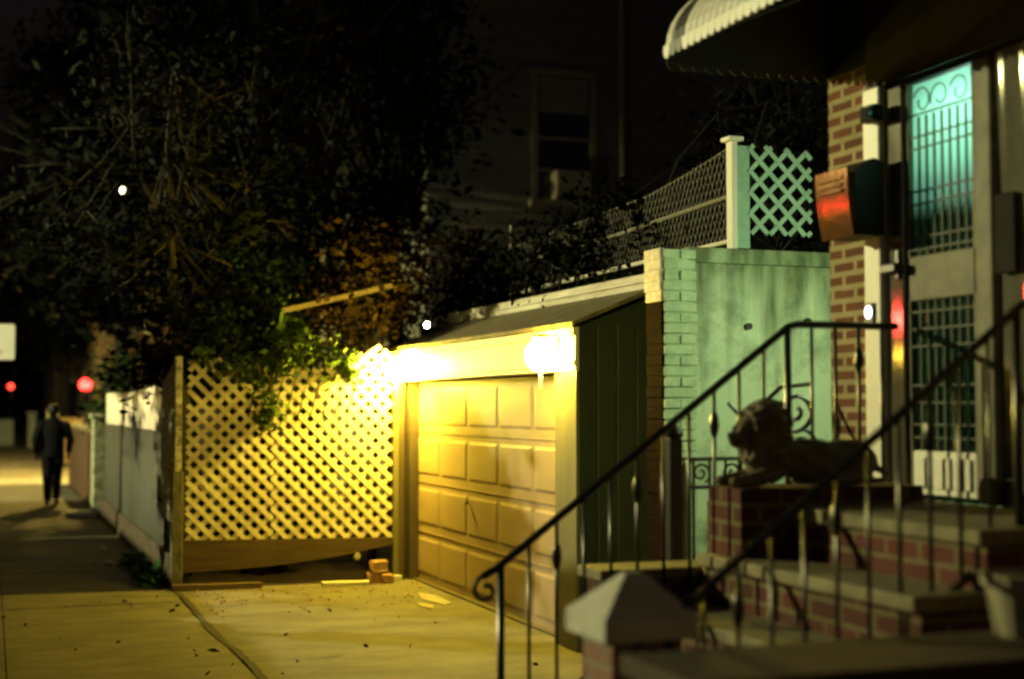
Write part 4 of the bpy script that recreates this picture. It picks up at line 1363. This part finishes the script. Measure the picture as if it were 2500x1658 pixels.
MB().tube([(kx + 0.02, ky + 0.002, 2.28), (kx + 0.06, ky - 0.045, 2.28)], 0.085, 16).build('amber_lens', M['amberlens'], ks)
for zz, rr_ in ((2.68, 0.115), (2.28, 0.10)):
    MB().tube([(kx + 0.03, ky - 0.01, zz), (kx + 0.235, ky - 0.245, zz)], rr_, 20, cap=False).build('visor', M['blackplate'], ks)

# ------------------------------------------------------------------ buildings beyond the crossing
def row_house(x0, x1, y0, y1, h, label, mat):
    t = thing('row_house', label, 'house', ((x0 + x1) / 2, y0, 0), 'houses beyond the crossing')
    MB().box(x0, x1, y0, y1, -0.1, h).build('wall', mat, t)
    MB().bbox(x0 - 0.25, x1 + 0.1, y0 - 0.25, y1 + 0.2, h + 0.001, h + 0.35, 0.03).build('cornice', M['shingle'], t)
    for fl in range(2):
        for k in range(3):
            xx = x0 + 0.8 + k * (x1 - x0 - 1.6) / 2
            z = 1.2 + fl * 3.0
            f = MB().bbox(xx - 0.55, xx + 0.55, y0 - 0.06, y0 - 0.002, z - 0.1, z + 1.7, 0.02).build('window', M['windowtrim'], t)
            MB().box(xx - 0.45, xx + 0.45, y0 - 0.066, y0 - 0.061, z, z + 1.6).build('pane', M['darkglass'], f)
    return t
row_house(3.4, 11.5, 52.0, 62.0, 6.6, 'low red brick house beyond the crossing, behind the walking person', M['brick'])
row_house(2.6, 12.0, 66.0, 78.0, 7.2, 'dark brick house farther down the street behind the red brick one', M['brickdark'])
fw = thing('corner_wall', 'low brick corner wall with pale piers beyond the crossing', 'wall', (2.4, 47.5, 0))
MB().box(1.92, 3.3, 47.4, 47.65, -0.1, 1.35).box(1.75, 1.95, 47.9, 52.0, -0.1, 1.2).build('wall', M['brick'], fw)
MB().bbox(1.68, 2.0, 47.3, 47.75, -0.1, 1.62, 0.02).build('pier', M['palepaint'], fw)
MB().bbox(3.3, 3.62, 47.3, 47.75, -0.1, 1.62, 0.02).build('pier', M['palepaint'], fw)
gp = thing('gate_pillar', 'slim pale gate pillar standing far down the sidewalk', 'pillar', (1.6, 62.0, 0))
MB().bbox(1.45, 1.75, 62.0, 62.3, 0, 1.4, 0.02).build('shaft', M['palepaint'], gp)
MB().bbox(1.40, 1.80, 61.95, 62.35, 1.401, 1.5, 0.02).build('cap', M['palepaint'], gp)
ub = thing('utility_box', 'pale metal utility box on the sidewalk far beyond the crossing', 'utility box', (0.6, 66.0, 0))
MB().bbox(0.25, 0.95, 66, 66.5, 0.05, 1.15, 0.03).build('cabinet', M['palepaint'], ub)
MB().bbox(0.2, 1.0, 65.95, 66.55, 0.0, 0.05, 0.01).build('base', M['tread'], ub)

# ------------------------------------------------------------------ person
def skin_mesh(name, verts, edges, radii, mat, parent, levels=2, root=0):
    L = parent_origin(parent)
    me = bpy.data.meshes.new(name)
    me.from_pydata([(x - L.x, y - L.y, z - L.z) for x, y, z in verts], edges, [])
    o = bpy.data.objects.new(name, me)
    col.objects.link(o)
    o.parent = parent
    md = o.modifiers.new('skin', 'SKIN')
    for i, r in enumerate(radii):
        rr = r if isinstance(r, tuple) else (r, r)
        me.skin_vertices[0].data[i].radius = rr
        me.skin_vertices[0].data[i].use_root = i == root
    ss = o.modifiers.new('sub', 'SUBSURF')
    ss.levels = levels
    ss.render_levels = levels
    dg = bpy.context.evaluated_depsgraph_get()
    m2 = bpy.data.meshes.new_from_object(o.evaluated_get(dg))
    o.modifiers.clear()
    o.data = m2
    m2.materials.clear()
    m2.materials.append(mat)
    m2.polygons.foreach_set("use_smooth", [True] * len(m2.polygons))
    return o

PX, PY = 1.02, 26.0
pe = thing('person', 'person in dark clothes and pale trainers walking away down the sidewalk', 'person', (PX, PY, 0))
V, E, RR = [], [], []
def vtx(x, y, z, r, to=None):
    V.append((PX + x, PY + y, z))
    RR.append(r)
    if to is not None:
        E.append((to, len(V) - 1))
    return len(V) - 1
pel = vtx(0, 0, 0.93, (0.155, 0.115))
wst = vtx(0, 0.01, 1.10, (0.15, 0.11), pel)
chs = vtx(0, 0.02, 1.30, (0.175, 0.12), wst)
shd = vtx(0, 0.015, 1.43, (0.13, 0.10), chs)
nk = vtx(0, 0.02, 1.51, 0.055, shd)
hd0 = vtx(0, 0.035, 1.58, 0.075, nk)
hd1 = vtx(0, 0.035, 1.66, 0.085, hd0)
vtx(0, 0.03, 1.73, 0.055, hd1)
vtx(0, 0.135, 1.63, 0.016, hd1)           # nose
for s in (-1, 1):
    vtx(s * 0.085, 0.03, 1.64, 0.016, hd1)   # ear
    sh = vtx(s * 0.195, 0.01, 1.40, 0.065, shd)
    el = vtx(s * 0.285, -0.04 + 0.05 * s, 1.13, 0.05, sh)
    wr = vtx(s * 0.27, 0.06 + 0.10 * s, 0.91, 0.034, el)
    pm_ = vtx(s * 0.265, 0.09 + 0.10 * s, 0.84, (0.034, 0.02), wr)
    for q in range(4):
        a0 = vtx(s * 0.265, 0.065 + q * 0.018 + 0.10 * s, 0.795 - 0.004 * (q in (1, 2)), 0.009, pm_)
        a1 = vtx(s * 0.258, 0.068 + q * 0.018 + 0.10 * s, 0.765 - 0.006 * (q in (1, 2)), 0.0085, a0)
        vtx(s * 0.247, 0.072 + q * 0.018 + 0.10 * s, 0.745, 0.0075, a1)
    th = vtx(s * 0.25, 0.125 + 0.10 * s, 0.84, 0.011, pm_)
    vtx(s * 0.24, 0.14 + 0.10 * s, 0.80, 0.009, th)
    st_ = 0.17 * s
    hp = vtx(s * 0.09, 0.0, 0.86, 0.095, pel)
    kn = vtx(s * 0.085, 0.06 + st_ * 0.7, 0.50, 0.066, hp)
    an = vtx(s * 0.08, -0.02 + st_ * 1.4, 0.11 if s > 0 else 0.14, 0.046, kn)
    vtx(s * 0.085, 0.10 + st_ * 1.4, 0.045 if s > 0 else 0.06, 0.04, an)
skin_mesh('body', V, E, RR, M['cloth'], pe, 2, 0)
MB().ball((PX, PY + 0.02, 1.665), (0.092, 0.108, 0.10), 14, 10).build('hair', M['hair'], pe, smooth=True)
for s in (-1, 1):
    oy = -0.02 + 0.17 * s * 1.4
    z0 = 0.0 if s > 0 else 0.015
    b = MB().ball((PX + s * 0.083, PY + oy + 0.07, z0 + 0.05), (0.052, 0.14, 0.052), 14, 8)
    b.v = [(x, y, max(z, z0 + 0.003)) for x, y, z in b.v]
    b.build('shoe', M['shoe'], pe, smooth=True)
jk = MB()
n = 18
for i, (z, rx, ry) in enumerate(((0.84, 0.185, 0.145), (0.95, 0.19, 0.15), (1.12, 0.19, 0.145), (1.30, 0.205, 0.145), (1.40, 0.19, 0.13), (1.47, 0.11, 0.10), (1.53, 0.075, 0.085))):
    for k in range(n):
        a_ = 2 * PI * k / n
        jk.v.append((PX + rx * math.cos(a_), PY + 0.012 + ry * math.sin(a_), z))
    if i:
        for k in range(n):
            o = (i - 1) * n
            jk.f.append((o + k, o + (k + 1) % n, o + n + (k + 1) % n, o + n + k))
for s in (-1, 1):
    jk.tube([(PX + s * 0.15, PY + 0.01, 1.42), (PX + s * 0.215, PY + 0.01, 1.36), (PX + s * 0.29, PY - 0.04 + 0.05 * s, 1.13), (PX + s * 0.275, PY + 0.05 + 0.1 * s, 0.93)], [0.085, 0.085, 0.07, 0.052], 12)
jk.build('jacket', M['cloth'], pe, smooth=True)
tr_ = MB()
for s in (-1, 1):
    st_ = 0.17 * s
    tr_.tube([(PX + s * 0.08, PY, 0.95), (PX + s * 0.09, PY, 0.82), (PX + s * 0.085, PY + 0.06 + st_ * 0.7, 0.50), (PX + s * 0.08, PY - 0.02 + st_ * 1.4, 0.11)], [0.11, 0.108, 0.082, 0.066], 12)
tr_.build('trousers', M['trouser'], pe, smooth=True)

# ------------------------------------------------------------------ vans added left of the frame to shade the sidewalk
M['vanpaint'] = pm('grey van paint', (0.20, 0.20, 0.21), (0.17, 0.17, 0.18), 0.3, 2.0, spec=0.6)
M['rubber'] = pm('tyre rubber', (0.02, 0.02, 0.02), (0.015, 0.015, 0.015), 0.85, 20.0)
def van(y0, label):
    t = thing('shade_van', label, 'van', (-3.2, y0, -0.13), 'vans added to shade the sidewalk')
    zg = -0.13
    xa, xb = -4.15, -2.25
    side = [(0, 0.35), (0, 1.0), (0.05, 2.28), (0.2, 2.36), (5.2, 2.36), (5.34, 2.28), (5.37, 2.1), (5.38, 0.9), (5.38, 0.35)]
    MB().prism([(y0 + a_, zg + b_) for a_, b_ in side], 'x', xa, xb).build('body', M['vanpaint'], t)
    for x0_, x1_ in ((xa - 0.008, xa - 0.001), (xb + 0.001, xb + 0.008)):
        MB().prism([(y0 + 3.0, zg + 1.35), (y0 + 3.05, zg + 2.0), (y0 + 4.6, zg + 2.0), (y0 + 4.8, zg + 1.35)], 'x', x0_, x1_).build('window', M['darkglass'], t)
    for yy in (0.95, 4.35):
        for x0_, x1_ in ((xa - 0.02, xa + 0.2), (xb - 0.2, xb + 0.02)):
            wh = MB().tube([(x0_, y0 + yy, zg + 0.34), (x1_, y0 + yy, zg + 0.34)], 0.34, 20).build('wheel', M['rubber'], t)
    for xx in (xa + 0.12, xb - 0.12):
        MB().bbox(xx - 0.07, xx + 0.07, y0 - 0.02, y0 - 0.001, zg + 0.9, zg + 1.3, 0.008).build('tail_light', M['signred'], t)
        MB().bbox(xx - 0.1, xx + 0.1, y0 + 5.381, y0 + 5.40, zg + 0.7, zg + 0.85, 0.008).build('headlight', M['stone'], t)
    return t
van(9.1, 'unseen grey van shading the sidewalk, nearest the camera')
van(14.54, 'unseen grey van shading the sidewalk, between the other two')
van(19.98, 'unseen grey van shading the sidewalk, farthest from the camera')

# ------------------------------------------------------------------ trees and shrubs
def tree(name, label, cat, base, trunk_pts, trunk_r, clumps, n, spread, size, mat, seed, group, limbs=True, bark='bark'):
    r_ = np.random.default_rng(seed)
    t = thing(name, label, cat, base, group)
    b = MB()
    k = len(trunk_pts)
    b.tube(trunk_pts, [trunk_r * (1 - 0.7 * i / (k - 1)) for i in range(k)], 9)
    if limbs:
        for c in clumps:
            c = np.array(c)
            i = int(r_.integers(max(1, k // 2), k))
            p0 = np.array(trunk_pts[i])
            mid = p0 * 0.5 + c * 0.5 + r_.normal(0, .12, 3) - np.array([0, 0, 0.15])
            b.tube([tuple(p0), tuple(mid), tuple(c)], [trunk_r * 0.32, trunk_r * 0.2, trunk_r * 0.08], 6)
            for q in range(3):
                e = c + r_.normal(0, 1, 3) * np.array(spread) * 1.2
                m_ = mid * 0.4 + c * 0.6
                b.tube([tuple(m_), tuple((m_ + e) / 2 + r_.normal(0, .05, 3)), tuple(e)], [trunk_r * 0.12, trunk_r * 0.08, trunk_r * 0.03], 5)
    b.build('trunk', M[bark], t, smooth=True)
    MB().leaves(clumps, n, spread, size, r_).build('crown', mat, t)
    return t

def cloud(seed, c, r, n):
    r_ = np.random.default_rng(seed)
    out = []
    while len(out) < n:
        p = r_.uniform(-1, 1, 3)
        d = np.linalg.norm(p)
        if d < 1 and d > 0.35:
            out.append(tuple(np.array(c) + p * np.array(r)))
    return out

G1 = 'trees behind the fences'
tree('street_tree', 'slender tree with a thin pale trunk beside the fence corner', 'tree', (1.86, 14.55, 0),
     [(1.86, 14.55, 0), (1.84, 14.55, 1.6), (1.75, 14.6, 2.5), (1.68, 14.7, 3.4), (1.66, 14.8, 4.3), (1.72, 14.9, 5.2)], 0.075,
     cloud(1, (1.75, 14.9, 3.9), (1.3, 1.0, 1.9), 34), 5200, (0.24, 0.24, 0.22), 0.085, M['leafdark'], 1, G1, bark='palebark')
tree('garden_tree', 'large dark tree spreading behind the middle of the lattice fence', 'tree', (3.1, 17.2, 0),
     [(3.1, 17.2, 0), (3.05, 17.2, 1.5), (3.2, 17.25, 3.0), (3.1, 17.3, 4.6), (3.2, 17.4, 6.2)], 0.17,
     cloud(2, (3.1, 17.2, 5.0), (2.0, 1.7, 2.9), 60), 9000, (0.34, 0.34, 0.3), 0.12, M['leafdark'], 2, G1)
tree('garden_tree', 'dark tree in front of the left end of the clapboard house', 'tree', (5.0, 18.2, 0),
     [(5.0, 18.2, 0), (5.05, 18.2, 2.2), (4.95, 18.2, 4.0), (5.0, 18.3, 6.2)], 0.16,
     cloud(3, (4.75, 18.2, 5.6), (1.25, 1.3, 3.0), 44), 6500, (0.33, 0.33, 0.3), 0.12, M['leafdark'], 3, G1)
tree('garden_tree', 'tall dark tree behind the panel fence', 'tree', (3.0, 23.5, 0),
     [(3.0, 23.5, 0), (3.0, 23.5, 2.5), (2.9, 23.6, 5.0), (3.0, 23.6, 8.0)], 0.2,
     cloud(4, (3.0, 23.5, 6.0), (2.6, 2.4, 3.8), 60), 8000, (0.45, 0.45, 0.4), 0.16, M['leafdark'], 4, G1)
tree('garden_tree', 'dark tree overhanging the sidewalk beyond the mossy pillar', 'tree', (2.6, 30.0, 0),
     [(2.6, 30.0, 0), (2.5, 30.0, 2.8), (2.4, 30.0, 5.0), (2.2, 30.0, 7.5)], 0.2,
     cloud(5, (2.2, 30.0, 6.4), (2.3, 2.2, 3.0), 50), 6000, (0.45, 0.45, 0.4), 0.17, M['leafdark'], 5, G1)
tree('street_tree', 'unseen street tree at the kerb, crown set low to shade the garage door', 'tree', (-1.35, 15.9, 0),
     [(-1.35, 15.9, 0), (-1.33, 15.9, 1.4), (-1.4, 15.9, 2.6), (-1.35, 15.9, 3.6)], 0.13,
     cloud(6, (-1.6, 15.9, 2.95), (0.6, 1.25, 0.8), 40), 4500, (0.2, 0.2, 0.15), 0.13, M['leafdark'], 6, 'kerb trees')  # unseen crown placed to keep street light off the garage door
tree('street_tree', 'thick dark street tree at the kerb past the parking sign', 'tree', (-1.3, 20.0, 0),
     [(-1.3, 20.0, 0), (-1.3, 20.0, 1.8), (-1.4, 20.0, 3.6), (-1.3, 20.0, 6.2)], 0.17,
     cloud(7, (-1.7, 19.2, 3.7), (0.8, 2.2, 0.9), 40), 900, (0.3, 0.3, 0.25), 0.14, M['leafdark'], 7, 'kerb trees')
tree('far_tree', 'dark tree standing far beyond the crossing', 'tree', (2.6, 56.0, 0),
     [(2.6, 56.0, 0), (2.6, 56.0, 4), (2.6, 56, 8)], 0.25,
     cloud(8, (2.2, 56.0, 7.4), (2.8, 2.5, 4.2), 50), 4000, (0.6, 0.6, 0.5), 0.3, M['leafdark'], 8, G1)

G2 = 'shrubs behind the fences'
def shrub(label, c, r, n, size, mat, seed, ncl=26, spread=0.16, name='shrub'):
    cl = cloud(seed, c, r, ncl)
    return tree(name, label, 'shrub', (c[0], c[1], 0.0), [(c[0], c[1], 0), (c[0] + 0.03, c[1], c[2] * 0.4), (c[0], c[1] + 0.02, c[2] * 0.8), (c[0], c[1], c[2])], 0.05,
                cl, n, (spread,) * 3, size, mat, seed, G2)
shrub('russet shrub spilling over the white panel fence', (2.3, 18.6, 2.2), (0.5, 3.2, 0.34), 4600, 0.075, M['leafred'], 21, 40, 0.15)
shrub('dark green shrub hanging over the fence above the mossy pillar', (2.1, 24.4, 2.0), (0.5, 1.4, 0.7), 2600, 0.09, M['leafmid'], 22, 26, 0.2)
shrub('green leafy shrub behind the left half of the lattice', (2.45, 14.6, 2.2), (0.6, 0.45, 0.65), 2600, 0.075, M['leafmid'], 23)
shrub('bright green shrub rising behind the middle of the lattice', (2.72, 15.2, 2.7), (0.42, 0.45, 0.75), 2200, 0.075, M['leafmid'], 24)
shrub('brown twiggy shrub above the bright end of the lattice', (3.75, 14.5, 2.85), (0.55, 0.45, 0.62), 3000, 0.07, M['leafbrown'], 25)
shrub('dense dark shrub low behind the lattice holes', (2.8, 14.55, 0.95), (1.0, 0.3, 0.85), 3600, 0.08, M['leafdark'], 26, 40)
shrub('dark shrub growing behind the chain link fence', (5.55, 12.3, 3.1), (0.65, 1.3, 0.55), 3000, 0.075, M['leafdark'], 27, 34)
shrub('dark overgrown bush behind the mint lattice screen', (6.0, 10.0, 3.7), (0.55, 0.8, 0.75), 2600, 0.07, M['leafdark'], 28, 34)
shrub('brown bush between the garage roof and the dark trees', (4.9, 14.9, 3.0), (0.65, 0.5, 0.65), 2800, 0.07, M['leafbrown'], 29, 30)

vn = thing('climbing_vine', 'green vine tumbling over the top of the lattice fence', 'vine', (2.7, 13.6, 1.9))
cl = [(x, 13.58 + rng.normal(0, .05), 2.10 + 0.12 * math.sin(5 * x) + rng.normal(0, .06)) for x in np.linspace(2.28, 3.35, 26)]
cl += [(2.45 + rng.normal(0, .08), 13.56, 1.80 + rng.normal(0, .14)) for _ in range(6)]
cl += [(x, 13.57, 2.12 + rng.normal(0, .05)) for x in np.linspace(1.85, 2.35, 8)]
MB().leaves(cl, 1500, (0.055, 0.05, 0.07), 0.06, rng).build('foliage', M['leafvine'], vn)
b = MB()
for k in range(9):
    x = 2.3 + k * 0.12
    b.tube([(x, 13.60, 1.6), (x + 0.08, 13.57, 1.95), (x + 0.2, 13.55, 2.2 + 0.04 * (k % 3))], [0.008, 0.006, 0.003], 5)
b.tube([(1.9, 13.62, 2.12), (2.08, 13.6, 2.22), (2.22, 13.6, 2.34)], [0.014, 0.011, 0.006], 6)
b.build('stem', M['bark'], vn)

tag(MB().obox((2.72, 14.15, 2.66), (3.86, 14.15, 2.95), 0.05, 0.05).build('wooden_pole', M['brownpaint'], loc=(3.2, 14.15, 2.7)), 'slanting wooden pole lying on the shrubs above the lattice', 'pole')
lp = MB()
cl = [(4.85 + rng.normal(0, .06), y, 2.68 + rng.normal(0, .03)) for y in np.linspace(12.2, 13.3, 12)]
lp.leaves(cl, 420, (0.08, 0.08, 0.035), 0.07, rng)
tag(lp.build('dry_leaves', M['leafbrown']), 'heap of dry orange leaves on the garage roof', 'leaves', kind='stuff')
lp = MB()
cl = [(4.72 + rng.normal(0, .02), y, 2.73 + rng.normal(0, .02)) for y in np.linspace(9.7, 11.0, 12)]
lp.leaves(cl, 300, (0.04, 0.06, 0.035), 0.06, rng)
tag(lp.build('moss', M['leafvine']), 'green moss and weeds along the garage coping', 'weeds', kind='stuff')
cvn = thing('fence_creeper', 'dark leafy creeper smothering the far end of the chain link fence', 'vine', (4.5, 12.0, 2.7))
cl = [(4.52 + rng.normal(0, .03), 9.9 + 2.4 * abs(rng.normal(0, 1)) ** 0.6 + rng.normal(0, .35), 2.98 + rng.normal(0, .22)) for _ in range(70)]
MB().leaves(cl, 2600, (0.05, 0.12, 0.09), 0.06, rng).build('foliage', M['leafdark'], cvn)
b = MB()
for k in range(6):
    b.tube([(4.55, 12.9 - 0.4 * k, 2.6), (4.54, 12.7 - 0.4 * k, 3.0), (4.55, 12.4 - 0.42 * k, 3.35)], [0.012, 0.009, 0.004], 5)
b.build('stem', M['bark'], cvn)
tv = thing('bare_creeper', 'bare arching twigs over the chain link fence', 'vine', (5.2, 9.5, 2.7))
b = MB()
b.tube([(4.9, 10.2, 3.1), (4.95, 9.8, 3.6), (5.2, 9.6, 3.95), (5.6, 9.5, 4.05), (5.9, 9.4, 3.8)], [0.012, 0.011, 0.01, 0.008, 0.004], 6)
b.tube([(5.3, 9.3, 3.2), (5.35, 9.3, 3.7), (5.45, 9.3, 4.0), (5.7, 9.3, 4.1)], [0.01, 0.009, 0.008, 0.004], 6)
b.tube([(5.0, 11.4, 3.1), (5.1, 10.9, 3.5), (5.4, 10.7, 3.75)], [0.01, 0.009, 0.004], 6)
b.build('twig', M['bark'], tv)
